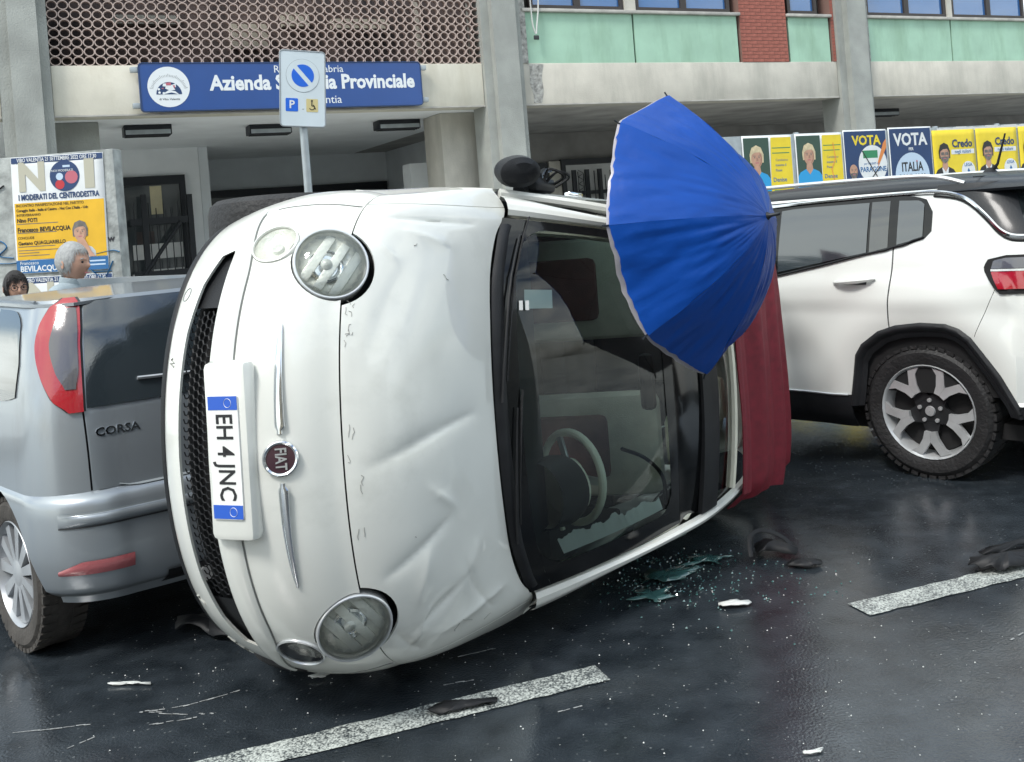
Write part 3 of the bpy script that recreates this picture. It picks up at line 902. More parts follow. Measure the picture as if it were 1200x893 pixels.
# ------------------------------------------------------------------ posters
def poster(name, mx, w, h, sheetmat, label, group=None):
    e = MB().grid(lambda u, v: ((u - .5) * w, -0.002 - 0.004 * abs(math.sin(7 * u + 3 * v)) * (1 if 0 < v < 1 else 0.3), (v - .5) * h), 10, 12).build(name, sheetmat, None)
    md = e.modifiers.new('t', 'SOLIDIFY'); md.thickness = 0.002; md.offset = 0
    bake(e)
    e.matrix_world = mx
    T(e, label, 'poster', group)
    return e
def fld(p, name, mat, poly, d):
    return MB().prism(poly, -0.008 - d, -0.0075 - d, 'y').build(name, mat, p, False)
def rect(x0, x1, z0, z1): return [(x0, z0), (x1, z0), (x1, z1), (x0, z1)]
PT = lambda x, z, d: Matrix.Translation((x, -0.0085 - d, z)) @ Matrix.Rotation(R(90), 4, 'X')
def portrait(p, cx, cz, s, hair, cloth, beard=None, glasses=False, bald=False, tie=None, d=0.002):
    """Printed half-figure: shoulders, neck, head, hair; generic."""
    f = fld(p, 'printed_figure', cloth, [(cx + x * s, cz + z * s) for x, z in ((-.95, -1.9), (-.9, -1.2), (-.72, -.95), (-.3, -.78), (.3, -.78), (.72, -.95), (.92, -1.2), (.95, -1.9))], d)
    fld(f, 'printed_neck', 'print_skin', [(cx + x * s, cz + z * s) for x, z in ((-.2, -.4), (.2, -.4), (.26, -.8), (0, -1.1), (-.26, -.8))], d + .001)
    if tie: fld(f, 'printed_tie', tie, [(cx + x * s, cz + z * s) for x, z in ((-.3, -.82), (.3, -.82), (.08, -1.9), (-.08, -1.9))], d + .0008)
    if not bald: fld(f, 'printed_hair', hair, [(cx + x * s * .48, cz + .12 * s + z * s * .60) for x, z in ((-1, -.6), (-1.05, .2), (-.7, .85), (0, 1.08), (.7, .85), (1.05, .2), (1, -.6))], d + .0016)
    fld(f, 'printed_face', 'print_skin', [(cx + .40 * s * math.cos(t), cz + .52 * s * math.sin(t) - (0.0 if bald else .02 * s)) for t in [2 * PI * k / 24 for k in range(24)]], d + .0024)
    if not bald: fld(f, 'printed_fringe', hair, [(cx + x * s * .44, cz + .30 * s + z * s * .24) for x, z in ((-1, -.5), (-.9, .6), (-.3, 1), (.5, .95), (.95, .5), (1, -.5), (.5, .3), (-.3, .2))], d + .0032)
    if beard: fld(f, 'printed_beard', beard, [(cx + x * s, cz + z * s) for x, z in ((-.38, -.05), (-.3, -.15), (-.18, -.12), (.18, -.12), (.3, -.15), (.38, -.05), (.3, -.38), (0, -.56), (-.3, -.38))], d + .0032)
    if glasses:
        g = MB()
        for sx in (-1, 1):
            g.prism(rrect(.15 * s, .09 * s, .03 * s, 3, cx + sx * .18 * s, cz + .06 * s), -0.008 - d - .0046, -0.008 - d - .004, 'y')
        g.build('printed_glasses', 'print_grey_hair', f, False)
    else:
        g = MB()
        for sx in (-1, 1):
            g.prism(disc(cx + sx * .16 * s, cz + .06 * s, .032 * s, 8, sx=1.6), -0.008 - d - .0046, -0.008 - d - .004, 'y')
        g.build('printed_eyes', 'print_grey_hair', f, False)
    fld(f, 'printed_nose', 'print_shade', [(cx - .02 * s, cz + .06 * s), (cx + .05 * s, cz + .06 * s), (cx + .10 * s, cz - .10 * s), (cx - .04 * s, cz - .13 * s)], d + .0037)
    fld(f, 'printed_cheek', 'print_shade', [(cx + x * s, cz + z * s) for x, z in ((.20, .30), (.33, .22), (.395, 0), (.34, -.22), (.18, -.44), (.10, -.46), (.26, -.2), (.29, .05))], d + .0030)
    for sx_ in (-1, 1): fld(f, 'printed_brow', 'print_grey_hair', [(cx + sx_ * .08 * s, cz + .13 * s), (cx + sx_ * .26 * s, cz + .14 * s), (cx + sx_ * .25 * s, cz + .17 * s), (cx + sx_ * .09 * s, cz + .165 * s)], d + .0039)
    fld(f, 'printed_mouth', 'print_pink', rect(cx - .12 * s, cx + .12 * s, cz - .27 * s, cz - .22 * s), d + .004)

# hoarding along the pavement edge at the right
HY = -3.5
hb = empty('poster_hoarding', matrix=BM @ Matrix.Translation((0, HY, 0.13)))
T(hb, 'long metal hoarding carrying the row of election posters behind the white car', 'hoarding')
for k in range(6):
    MB().box(1.6 + k * 1.35, 1.6 + k * 1.35 + 1.34, 0.0, 0.04, 0.55, 2.275).build('board', 'galvanised', hb)
for k in range(7):
    MB().box(1.57 + k * 1.35, 1.63 + k * 1.35, 0.045, 0.10, 0.0, 2.30, 0.005).build('post', 'galvanised', hb)
mb = MB()
rnd = random.Random(4)
for k in range(40):
    x = 5.6 + k * 0.07
    mb.box(x, x + 0.07, -0.006, -0.001, 2.21, 2.265 + rnd.uniform(-.012, .012))
mb.build('torn_paper_edge', 'paper', hb, False)
HP = lambda s, z, rot=0: BM @ Matrix.Translation((s, HY - 0.004, z)) @ Matrix.Rotation(R(rot), 4, 'Y')
gw = 'posters on the hoarding'
def woman(s, rot, lab, k):
    w, h = 0.86, 1.12
    p = poster('election_poster', HP(s, 1.84, rot), w, h, 'poster_white', lab, gw)
    fld(p, 'dark_half', 'poster_green', rect(-w / 2 + .02, 0.02, -h / 2 + .02, h / 2 - .03), 0)
    fld(p, 'yellow_half', 'poster_yellow', [(0.0, -h / 2 + .02), (w / 2 - .02, -h / 2 + .02), (w / 2 - .02, h / 2 - .03), (0.06, h / 2 - .03)], 0.0006)
    portrait(p, -0.20, 0.25, 0.235, 'print_blond', 'poster_sky')
    text('lettering', 'Cambiamo', 0.05, 'print_grey', p, PT(0.23, 0.22, .001), sx=1.0)
    text('lettering', 'insieme il', 0.05, 'poster_blue', p, PT(0.21, 0.15, .001), sx=1.0)
    text('lettering', 'Paese', 0.05, 'poster_blue', p, PT(0.17, 0.08, .001), sx=1.0)
    text('lettering', 'Denise', 0.085, 'poster_blue', p, PT(0.18, -0.05, .001), bold=.01)
    ln_ = MB()
    for z, a in ((0.38, .32), (0.31, .30), (-0.16, .30), (-.20, .32), (-.24, .28)):
        ln_.prism(rect(0.07, 0.07 + a, z, z + .012), -0.0098, -0.009, 'y')
    ln_.build('print_line', 'print_green', p, False)
    if k:
        MB().tube([(0.25, -.0115, .42), (0.28, -.0115, .2), (0.20, -.0115, 0.05), (0.26, -.0115, -.2)], 0.006, 4).build('tear', 'print_orange', p)
woman(2.36, 0.6, 'poster of a fair haired figure in blue, beside the blue umbrella', 0)
woman(3.275, 0.4, 'poster of a fair haired figure in blue, next to the navy PARAGONE poster', 1)
p = poster('election_poster', HP(4.14, 1.86, 0.4), 0.83, 1.12, 'poster_white', 'navy poster with yellow VOTA and a crossed white PARAGONE circle', gw)
fld(p, 'navy_field', 'poster_navy', rect(-.40, .40, -.54, .54), 0)
text('lettering', 'VOTA', 0.19, 'poster_yellow', p, PT(0.02, 0.40, .001), sx=1.05, bold=.03)
fld(p, 'party_circle', 'poster_white', disc(0.12, 0.06, 0.275, 32), .0006)
fld(p, 'green_bar', 'print_green', rect(-0.06, 0.22, 0.15, 0.26), .0014)
text('lettering', 'PARAGONE', 0.10, 'poster_blue', p, PT(0.12, -0.015, .0014), sx=.95, bold=.02)
text('lettering', 'per ITALEXIT con', 0.04, 'poster_blue', p, PT(0.10, 0.07, .0014))
fld(p, 'red_bar', 'print_red', rect(0.0, 0.30, -.215, -.14), .0014)
fld(p, 'pencil', 'print_orange', [(0.22, 0.02), (0.40, 0.30), (0.40, 0.42), (0.34, 0.36), (0.21, 0.08)], .0024)
x_ = MB()
x_.prism([(-0.08, 0.25), (-0.068, 0.26), (0.29, -0.26), (0.278, -0.27)], -.0122, -.0115, 'y')
x_.prism([(0.25, 0.03), (0.262, 0.02), (-0.02, -0.24), (-0.032, -0.23)], -.0124, -.0116, 'y')
x_.build('pencil_cross', 'print_black', p, False)
portrait(p, -0.26, -0.03, 0.19, 'print_skin', 'poster_navy', beard='print_grey_hair', bald=True, tie='poster_white')
p = poster('election_poster', HP(5.03, 1.87, 0.3), 0.87, 1.12, 'poster_white', 'navy poster reading VOTA per ITALIA SOVRANA with a pale blue circle', gw)
fld(p, 'navy_field', 'poster_navy', rect(-.415, .415, -.54, .54), 0)
text('lettering', 'VOTA', 0.25, 'poster_white', p, PT(0, 0.37, .001), sx=.98, bold=.03)
text('lettering', 'PER', 0.06, 'poster_white', p, PT(0, 0.235, .001), bold=.02)
fld(p, 'party_circle', 'poster_pale', disc(0.0, -0.16, 0.345, 36), .0008)
text('lettering', 'ITALIA', 0.19, 'print_black', p, PT(0, -0.03, .0018), sx=.78, bold=.02)
text('lettering', 'SOVRANA', 0.17, 'print_black', p, PT(0, -0.20, .0018), sx=.72, bold=.02)
fld(p, 'star', 'print_red', disc(0.1, 0.055, 0.015, 5), .0022)
for i, (s, w, lab) in enumerate(((5.93, 0.90, 'yellow Credo poster with a suited man, directly right of the ITALIA SOVRANA poster'),
                                 (6.87, 0.92, 'yellow Credo poster with a suited man, behind the roof aerial'),
                                 (7.80, 0.86, 'yellow Credo poster at the right edge, partly out of view'))):
    p = poster('election_poster', HP(s, 1.82, 0.2), w, 1.08, 'poster_yellow', lab, gw)
    text('lettering', 'Credo', 0.165, 'poster_navy', p, PT(0.17, 0.325, .001), bold=.03)
    fld(p, 'pale_strip', 'poster_white', rect(-0.07, 0.42, 0.17, 0.24), .0004)
    text('lettering', 'negli italiani', 0.075, 'poster_blue', p, PT(0.175, 0.205, .0014))
    fld(p, 'party_circle', 'poster_white', disc(0.27, -0.09, 0.145, 28), .0006)
    text('lettering', 'LEGA', 0.07, 'poster_blue', p, PT(0.27, 0.0, .0014), bold=.01)
    fld(p, 'circle_base', 'poster_navy', disc(0.27, -0.09, 0.138, 16, a0=PI * 1.15, a1=PI * 1.85), .0014)
    fld(p, 'knight', 'poster_blue', [(0.25, -0.15), (0.29, -0.15), (0.30, -0.09), (0.27, -0.05), (0.245, -0.09)], .0016)
    portrait(p, -0.22, 0.17, 0.235, 'print_black', 'print_black', beard='print_grey_hair', glasses=True, tie='poster_white')

# concrete slab with the big poster at the left
SB = Matrix.Translation((-3.66, 9.6, 0)) @ Matrix.Rotation(R(-4), 4, 'Z')
sl = empty('concrete_slab', matrix=SB)
T(sl, 'stained upright concrete slab with graffiti carrying the large NOI posters', 'slab')
MB().box(-1.75, -0.02, 0.0, 0.18, 0.0, 2.50, 0.012).build('slab', 'slab', sl)
MB().tube(cr([(-1.35, -.003, 2.33), (-1.26, -.003, 2.42), (-1.17, -.003, 2.36), (-1.2, -.003, 2.26), (-1.28, -.003, 2.24), (-1.18, -.003, 2.2), (-1.1, -.003, 2.24)], 4), 0.022, 5, flat=0.2).build('graffiti', 'graffiti_black', sl)
for i, pts in enumerate(([(-1.3, 1.62), (-1.2, 1.72), (-1.12, 1.66), (-1.2, 1.58), (-1.06, 1.55)], [(-1.3, 1.52), (-1.1, 1.5), (-.9, 1.52)], [(-.25, 1.53), (-.1, 1.55), (-.03, 1.53)], [(-.35, 1.42), (-.2, 1.3), (-.1, 1.45)], [(-.3, 1.36), (-.12, 1.36)])):
    MB().tube(cr([(a, -.003, b) for a, b in pts], 4), 0.018, 5, flat=0.2).build('graffiti', 'graffiti_blue', sl)
text('graffiti', 'w', 0.09, 'graffiti_black', sl, Matrix.Translation((-.10, -.004, 1.66)) @ Matrix.Rotation(R(90), 4, 'X'), bold=.02)
def noi(z, lab, lower=False):
    w, h = 0.90, 1.10
    p = poster('event_poster', SB @ Matrix.Translation((-0.575, -0.004, z)) @ Matrix.Rotation(R(1.2), 4, 'Y'), w, h, 'poster_white', lab, 'NOI event posters on the concrete slab')
    fld(p, 'blue_band', 'poster_navy', rect(-.445, .445, .49, .545), 0)
    text('lettering', 'VIBO VALENTIA 21 SETTEMBRE 2022 ORE 17.30', 0.052, 'poster_white', p, PT(0, .517, .001), sx=.72, bold=.01)
    for (a, b) in ((-.40, .16), ):
        text('lettering', 'N', 0.36, 'poster_sand', p, PT(-.25, .345, .001), sx=.98, bold=.045)
    text('lettering', 'I', 0.36, 'poster_sand', p, PT(.31, .345, .001), sx=1.4, bold=.045)
    c = fld(p, 'party_circle', 'poster_navy', disc(0.07, .35, .145, 30), .0006)
    fld(c, 'circle_patch', 'print_pink', disc(0.135, .335, .062, 16), .0014)
    fld(c, 'circle_patch', 'poster_pale', disc(0.02, .345, .035, 12), .0014)
    fld(c, 'circle_patch', 'print_red', disc(0.02, .27, .045, 12), .0012)
    fld(c, 'circle_patch', 'poster_pale', rect(0.055, .125, .43, .45), .0014)
    text('lettering', 'NOI MODERATI', 0.03, 'poster_white', c, PT(0.05, .40, .002))
    text('lettering', 'I MODERATI DEL CENTRODESTRA', 0.074, 'poster_navy', p, PT(0, .165, .001), sx=.69, bold=.03)
    if lower: return
    fld(p, 'amber_field', 'poster_amber', rect(-.435, .435, -.42, .115), 0)
    lines = ((.09, 'INCONTRO MANIFESTAZIONE NEL PARTITO', .038, .0), (.045, "Coraggio Italia - Italia al Centro - Noi Con L'Italia - Udc", .036, .02), (.0, 'INTERVERRANNO', .034, 0), (-.05, 'Nino FOTI', .052, .03), (-.14, 'Francesco BEVILACQUA', .058, .03), (-.215, 'CONCLUDE', .034, 0), (-.265, 'Gaetano QUAGLIARIELLO', .048, .02))
    for z_, s_, q, b in lines:
        text('lettering', s_, q, 'print_black', p, PT(-.42, z_, .001), sx=.86, bold=b, align='LEFT')
    ln_ = MB()
    for z_, a in ((-.085, .4), (-.17, .38), (-.30, .36), (-.335, .42), (-.36, .2), (-.385, .3)):
        ln_.prism(rect(-.42, -.42 + a, z_, z_ + .007), -.0095, -.0088, 'y')
    ln_.build('print_line', 'print_grey_hair', p, False)
    portrait(p, .19, -.19, .15, 'print_grey_hair', 'print_shirt')
    fld(p, 'printed_hand', 'print_skin', [(.195, -.255), (.215, -.235), (.235, -.26), (.29, -.37), (.33, -.42), (.27, -.42), (.215, -.31)], .0075)
    fld(p, 'blue_foot', 'poster_blue', rect(-.445, .445, -.545, -.425), .0062)
    text('lettering', 'Francesco', .045, 'poster_white', p, PT(-.41, -.452, .0068), align='LEFT')
    text('lettering', 'BEVILACQUA', .075, 'poster_white', p, PT(-.41, -.508, .0068), align='LEFT', bold=.02, sx=.9)
    ln_ = MB()
    for z_ in (-.47, -.505):
        ln_.prism(rect(.16, .42, z_, z_ + .014), -.0157, -.0148, 'y')
    ln_.build('print_line', 'poster_pale', p, False)
noi(1.935, 'large amber and white NOI poster with a thoughtful man, above the grey haired man')
noi(0.80, 'lower NOI poster peeping out beneath the amber one', True)

# building across the street, seen only in reflections
ob = empty('facing_building', matrix=Matrix.Translation((0, -13, 0)) @ Matrix.Rotation(BR, 4, 'Z'))
T(ob, 'plain ochre block of flats across the street behind the viewer', 'building')
MB().box(-22, 3, -8, 0, 0, 9.0).build('wall', 'facade_ochre', ob)
MB().box(3.02, 20, -8, -0.5, 0, 6.5).build('wall', 'facade_grey', ob)
for zz_ in (1.2, 4.2, 6.9):
    for k in range(13):
        x = -20 + k * 2.9 + (1.2 if k > 7 else 0)
        if k > 7 and zz_ > 5: continue
        f_ = MB().box(x, x + 1.3, 0.003 - (.5 if k > 7 else 0), 0.06 - (.5 if k > 7 else 0), zz_, zz_ + 1.6).build('window', 'sill', ob)
        MB().box(x + .1, x + 1.2, 0.061 - (.5 if k > 7 else 0), 0.07 - (.5 if k > 7 else 0), zz_ + .1, zz_ + 1.5).build('pane', 'door_glass', f_)
        if zz_ > 2: MB().box(x - .5, x + 1.8, (.07 if k < 8 else -.43), (.9 if k < 8 else .4), zz_ - .35, zz_ - .2).build('balcony', 'concrete_pale', ob)

# ================================================================== shared: wheels
def wheel(parent, x, y, z, r, w, rr, side, style, tyre='rubber', steer=0.0):
    """Wheel as a part of its car; outer face towards side * y."""
    Mx = Matrix.Translation((x, y, z)) @ Matrix.Rotation(steer, 4, 'Z') @ frame((0, 0, 0), (0, side, 0), (1, 0, 0))
    t = MB()
    h = w / 2
    t.lathe([(rr * .97, -h * .7), (rr * 1.03, -h * .95), (r * .90, -h), (r * .975, -h * .80), (r, -h * .45), (r, h * .45), (r * .975, h * .80), (r * .90, h), (rr * 1.10, h * .99), (rr * 1.03, h * .93), (rr * .97, h * .7), (rr * .97, -h * .7)], 44, Mx)
    # tread blocks on the shoulder
    for k in range(0 if style == 'plain' else 44):
        a = 2 * PI * k / 44
        for hh in (-h * .62, h * .62):
            b = Matrix.Rotation(a, 4, 'Z') @ Matrix.Translation((r * .992, 0, hh))
            t.box(-.012, .0045, -.0155 * r / .3, .0155 * r / .3, -h * .30, h * .30, M=Mx @ b)
    wh = t.build('wheel', tyre, parent)
    rim = MB()
    rim.lathe([(rr * .86, -h * .6), (rr * .90, h * .3), (rr * .96, h * .82), (rr * 1.0, h * .95), (rr * 1.015, h * .90), (rr * .97, h * .55), (rr * .97, -h * .7)], 44, Mx)
    if style == 'multi':
        n = 11
        for k in range(n):
            a = 2 * PI * k / n
            q = Mx @ Matrix.Rotation(a, 4, 'Z')
            w0, w1 = rr * .070, rr * .115
            rim.prism([(rr * .2, -w0), (rr * .93, -w1), (rr * .93, w1), (rr * .2, w0)], h * .55, h * .80, 'z', q)
        rim.lathe([(0.001, h * .86), (rr * .16, h * .86), (rr * .28, h * .78), (rr * .30, h * .4)], 24, Mx)
        mt = 'alloy_dull'
    elif style == 'split5':
        n = 5
        for k in range(n):
            a = 2 * PI * k / n + R(90)
            q = Mx @ Matrix.Rotation(a, 4, 'Z')
            for sg_ in (-1, 1):
                ro = rr * .955
                pts = [(ro * math.cos(R(27)), sg_ * ro * math.sin(R(27))), (ro * math.cos(R(12)), sg_ * ro * math.sin(R(12))),
                       (rr * .70, sg_ * rr * .035), (rr * .66, sg_ * .0005), (rr * .44, sg_ * .0005), (rr * .42, sg_ * rr * .12), (rr * .58, sg_ * rr * .165), (rr * .78, sg_ * rr * .285)]
                if sg_ < 0: pts = pts[::-1]
                rim.prism(pts, h * .62, h * .84, 'z', q)
        mt = 'alloy'
    else:
        n = 7
        for k in range(n):
            q = Mx @ Matrix.Rotation(2 * PI * k / n, 4, 'Z')
            rim.prism([(rr * .15, -rr * .09), (rr * .93, -rr * .13), (rr * .93, rr * .13), (rr * .15, rr * .09)], h * .5, h * .78, 'z', q)
        rim.lathe([(0.001, h * .84), (rr * .2, h * .82), (rr * .24, h * .4)], 20, Mx)
        mt = 'alloy_dull'
    rm = rim.build('rim', mt, wh)
    bk = MB().lathe([(0.002, h * .22), (rr * .86, h * .22), (rr * .9, h * .1)], 32, Mx)
    bk.build('brake_disc', 'void', wh)
    if style == 'split5':
        hb_ = MB()
        hb_.lathe([(0.001, h * .60), (rr * .17, h * .60), (rr * .33, h * .55), (rr * .35, h * .3)], 30, Mx)
        for k in range(5):
            q = Mx @ Matrix.Rotation(2 * PI * k / 5 + R(90), 4, 'Z')
            hb_.prism([(rr * .25, -rr * .19), (rr * .47, -rr * .13), (rr * .47, rr * .13), (rr * .25, rr * .19)], h * .4, h * .60, 'z', q)
        hb_.build('hub', 'dark_alloy', wh)
        MB().lathe([(0.001, h * .70), (rr * .10, h * .69), (rr * .115, h * .58)], 20, Mx).build('hub_cap', 'satin', wh)
    for k in range(5):
        q = Mx @ Matrix.Rotation(2 * PI * (k + .5) / 5 + R(90), 4, 'Z') @ Matrix.Translation((rr * .235, 0, 0))
        MB().lathe([(0.011, h * .55), (0.011, h * .68), (0.001, h * .69)], 8, q).build('wheel_nut', 'satin' if style == 'split5' else 'dark_alloy', wh)
    return wh

# ================================================================== overturned small white car
q_, tilt_, pit_ = 1.165, 0.012, 0.045
f_ = Vector((-math.cos(q_), -math.sin(q_), 0)); u_ = Vector((math.sin(q_), -math.cos(q_), 0)); l_ = Vector((0, 0, -1))
MF = f_ * math.cos(pit_) - l_ * math.sin(pit_)
lp = f_ * math.sin(pit_) + l_ * math.cos(pit_)
ML = lp * math.cos(tilt_) + u_ * math.sin(tilt_)
MU = lp * -math.sin(tilt_) + u_ * math.cos(tilt_)
TT = Vector((-.381, 3.514, .885)) - MF * 2.8 - MU * .7
FM = Matrix((( MF.x, ML.x, MU.x, TT.x), (MF.y, ML.y, MU.y, TT.y), (MF.z, ML.z, MU.z, TT.z), (0, 0, 0, 1)))
car = empty('overturned_car', matrix=FM)
T(car, 'dented ivory white hatchback lying on its side in the road', 'car')

# --- front clip: stack of plan curves, from lip to bonnet edge
FT = [(.20, 3.445, .715), (.225, 3.49, .735), (.29, 3.525, .752), (.37, 3.545, .77), (.45, 3.552, .782), (.53, 3.553, .788), (.60, 3.545, .786), (.66, 3.52, .782), (.72, 3.472, .772), (.785, 3.395, .757)]
XS, NE = 2.93, 2.15
def front(th, z):
    """th in [-90, 90] degrees across the car, z level along the centre line."""
    xc, w = lerp_tab(FT, z)
    s, c = math.sin(R(th)), math.cos(R(th))
    y = w * math.copysign(abs(s) ** (2 / NE), s)
    x = XS + (xc - XS) * max(c, 0) ** (2 / NE)
    k = (z - .2) / .585
    zz = z - .055 * k * abs(s) ** 2
    return Vector((x, y, zz))
def front_n(th, z, e=.5):
    a = front(th + e, z) - front(th - e, z); b = front(th, min(z + .004, .785)) - front(th, z - .004)
    return a.cross(b).normalized()
def th_of(y, z):
    lo, hi = 0.0, 89.5
    for _ in range(40):
        m_ = (lo + hi) / 2
        if front(m_, z).y < abs(y): lo = m_
        else: hi = m_
    return math.copysign(lo, y)
# light positions
def on_front(y, z):
    zl = z
    for _ in range(6):
        t = th_of(y, zl); p = front(t, zl); zl += z - p.z
    return t, zl
lamps = {}
for s in (-1, 1):
    t, zl = on_front(s * .535, .728)
    n = (front_n(t, zl) + Vector((.25, 0, .10))).normalized()
    lamps['h', s] = (front(t, zl), n)
    t, zl = on_front(s * .610, .560)
    lamps['f', s] = (front(t, zl), front_n(t, zl))
HR = .114
def cyl_cut(p, n, r, sx=1.0, d=.22):
    return MB().lathe([(r, -d), (r, d)], 40, frame(p, n, (0, 0, 1)), True, True, sx)
arch_f = MB().lathe([(.335, -1.2), (.335, 1.2)], 48, frame((2.80, 0, .29), (0, 1, 0)), True, True)
arch_r = MB().lathe([(.335, -1.2), (.335, 1.2)], 48, frame((.53, 0, .29), (0, 1, 0)), True, True)
GR = [(-.56, .435), (-.60, .415), (-.585, .37), (-.50, .335), (-.36, .318), (0, .312), (.36, .318), (.50, .335), (.585, .37), (.60, .415), (.56, .435), (0, .445)]
fb = MB().grid(lambda u, v: front(-90 + 180 * u, .2 + .5842 * v), 110, 44).build('front_bumper', 'ivory_paint', car)
holes = [cyl_cut(*lamps['h', s], HR + .004) for s in (-1, 1)] + [cyl_cut(*lamps['f', s], .076, 1.0, .1) for s in (-1, 1)]
shell(fb, .010, holes + [MB().prism(GR, 3.0, 3.8, 'x'), arch_f])
# lower lip
def liprow(u, v):
    p = front(-70 + 140 * u, .2); n = front_n(-70 + 140 * u, .215)
    a = 2 * PI * v
    return p + Vector((n.x, n.y, 0)) * (.006 + .016 * math.cos(a)) + Vector((0, 0, -.012 + .018 * math.sin(a)))
MB().grid(liprow, 60, 8).build('front_lip', 'black_plastic', car)
# grille in the lower opening: dark back, honeycomb in front
def inner(y, z, d):
    t, zl = on_front(y, z)
    p = front(t, zl)
    return p + Vector((-d, 0, 0))
MB().grid(lambda u, v: inner(-.66 + 1.32 * u, .255 + .19 * v, .085), 40, 6).build('grille_back', 'void', car)
gm = MB()
hx, hz = .024, .0208
def hexw(y, z): return inner(y, z, .030)
r_ = 0
z = .318
while z < .45:
    y = -.42 + (hx / 2 if r_ % 2 else 0)
    while y < .42:
        pts = [hexw(y + hx * .577 * math.sin(R(60 * k)), z + hz * .62 * math.cos(R(60 * k))) for k in range(6)]
        for k in (0, 1, 2):
            gm.tube([pts[k], pts[k + 1]], .0022, 3, caps=False)
        y += hx
    z += hz; r_ += 1
gm.build('grille_mesh', 'black_plastic', car, False)['kind'] = 'stuff'
for s in (-1, 1):
    MB().grid(lambda u, v: inner(s * (.43 + .19 * u), .30 + .15 * v, .022 + .01 * u), 8, 5).build('grille_blank', 'black_plastic', car)
# raised moulding above the grille
def mold(u, v):
    th = -66 + 132 * u
    e = smooth01((abs(th) - 38) / 28)
    za, zb = .440 - .005 * e, .525 - .065 * e
    b = math.sin(PI * v) ** .45 * (1 - .5 * e)
    return front(th, za + (zb - za) * v) + front_n(th, za + (zb - za) * v) * (.004 + .013 * b)
MB().grid(mold, 70, 10).build('bumper_moulding', 'ivory_paint', car)
sm = MB()
for k in range(60):
    th = -64 + 128 * k / 60; th2 = -64 + 128 * (k + 1) / 60
    f2 = lambda t: front(t, .527 - .065 * smooth01((abs(t) - 38) / 28)) + front_n(t, .53) * .0012
    a, b = f2(th), f2(th2)
    sm.tube([a, b], .0022, 4, caps=False)
sm.build('moulding_seam', 'print_grey', car)
# number plate plinth and plate
pl = MB().box(3.52, 3.582, -.282, .222, .452, .602, .022).build('plate_plinth', 'ivory_paint', car)
np_ = MB().prism(rrect(.172, .051, .008, 3, -.015, .527), 3.583, 3.588, 'x').build('number_plate', 'plate_white', car)
for s in (-1, 1):
    MB().prism(rect(s * .151 - .034, s * .151 + .004, .4765, .5775), 3.5882, 3.5892, 'x').build('plate_band', 'plate_blue', np_)
for s in (-1, 1):
    rg = MB()
    rg.tube([(3.5896, s * .151 - .015 + .0125 * math.cos(2 * PI * k / 16), .545 + .0125 * math.sin(2 * PI * k / 16)) for k in range(16)], .0008, 3, closed=True)
    rg.build('plate_ring', 'plate_white', np_, False)
XT = lambda x, y, z: Matrix(((0, 0, 1, x), (1, 0, 0, y), (0, 1, 0, z), (0, 0, 0, 1)))
text('lettering', 'EH', .080, 'print_black', np_, XT(3.5888, -.100, .527), sx=.78, bold=.01)
text('lettering', '4 JNC', .080, 'print_black', np_, XT(3.5888, .030, .527), sx=.76, bold=.01)
# badge and chrome whiskers
bp_ = front(0, .662); bn_ = front_n(0, .662)
bf = frame(bp_ + bn_ * .002, bn_, (0, 1, 0))
bd = MB().lathe([(.050, 0), (.050, .008), (.046, .012), (.041, .009), (.041, .004)], 36, bf).build('badge', 'chrome', car)
MB().lathe([(.0405, .006), (.001, .009)], 36, bf).build('badge_field', 'badge_red', bd)
text('lettering', 'FIAT', .044, 'satin', bd, bf @ Matrix.Translation((0, 0, .0098)), sx=.72, bold=.02)
for s in (-1, 1):
    def wh_(u, v, s=s):
        y = s * (.068 + .305 * u)
        t, zl = on_front(y, .662 - .012 * u)
        wdt = (.0165 * (1 - u) ** .5 + .004) * (1 if u > .04 else .55)
        a = PI * v
        p = front(t, zl) + Vector((0, 0, wdt * math.cos(a)))
        return p + front_n(t, zl) * (.001 + .011 * math.sin(a) * (1 - .5 * u))
    MB().grid(wh_, 30, 8).build('chrome_whisker', 'chrome', car)
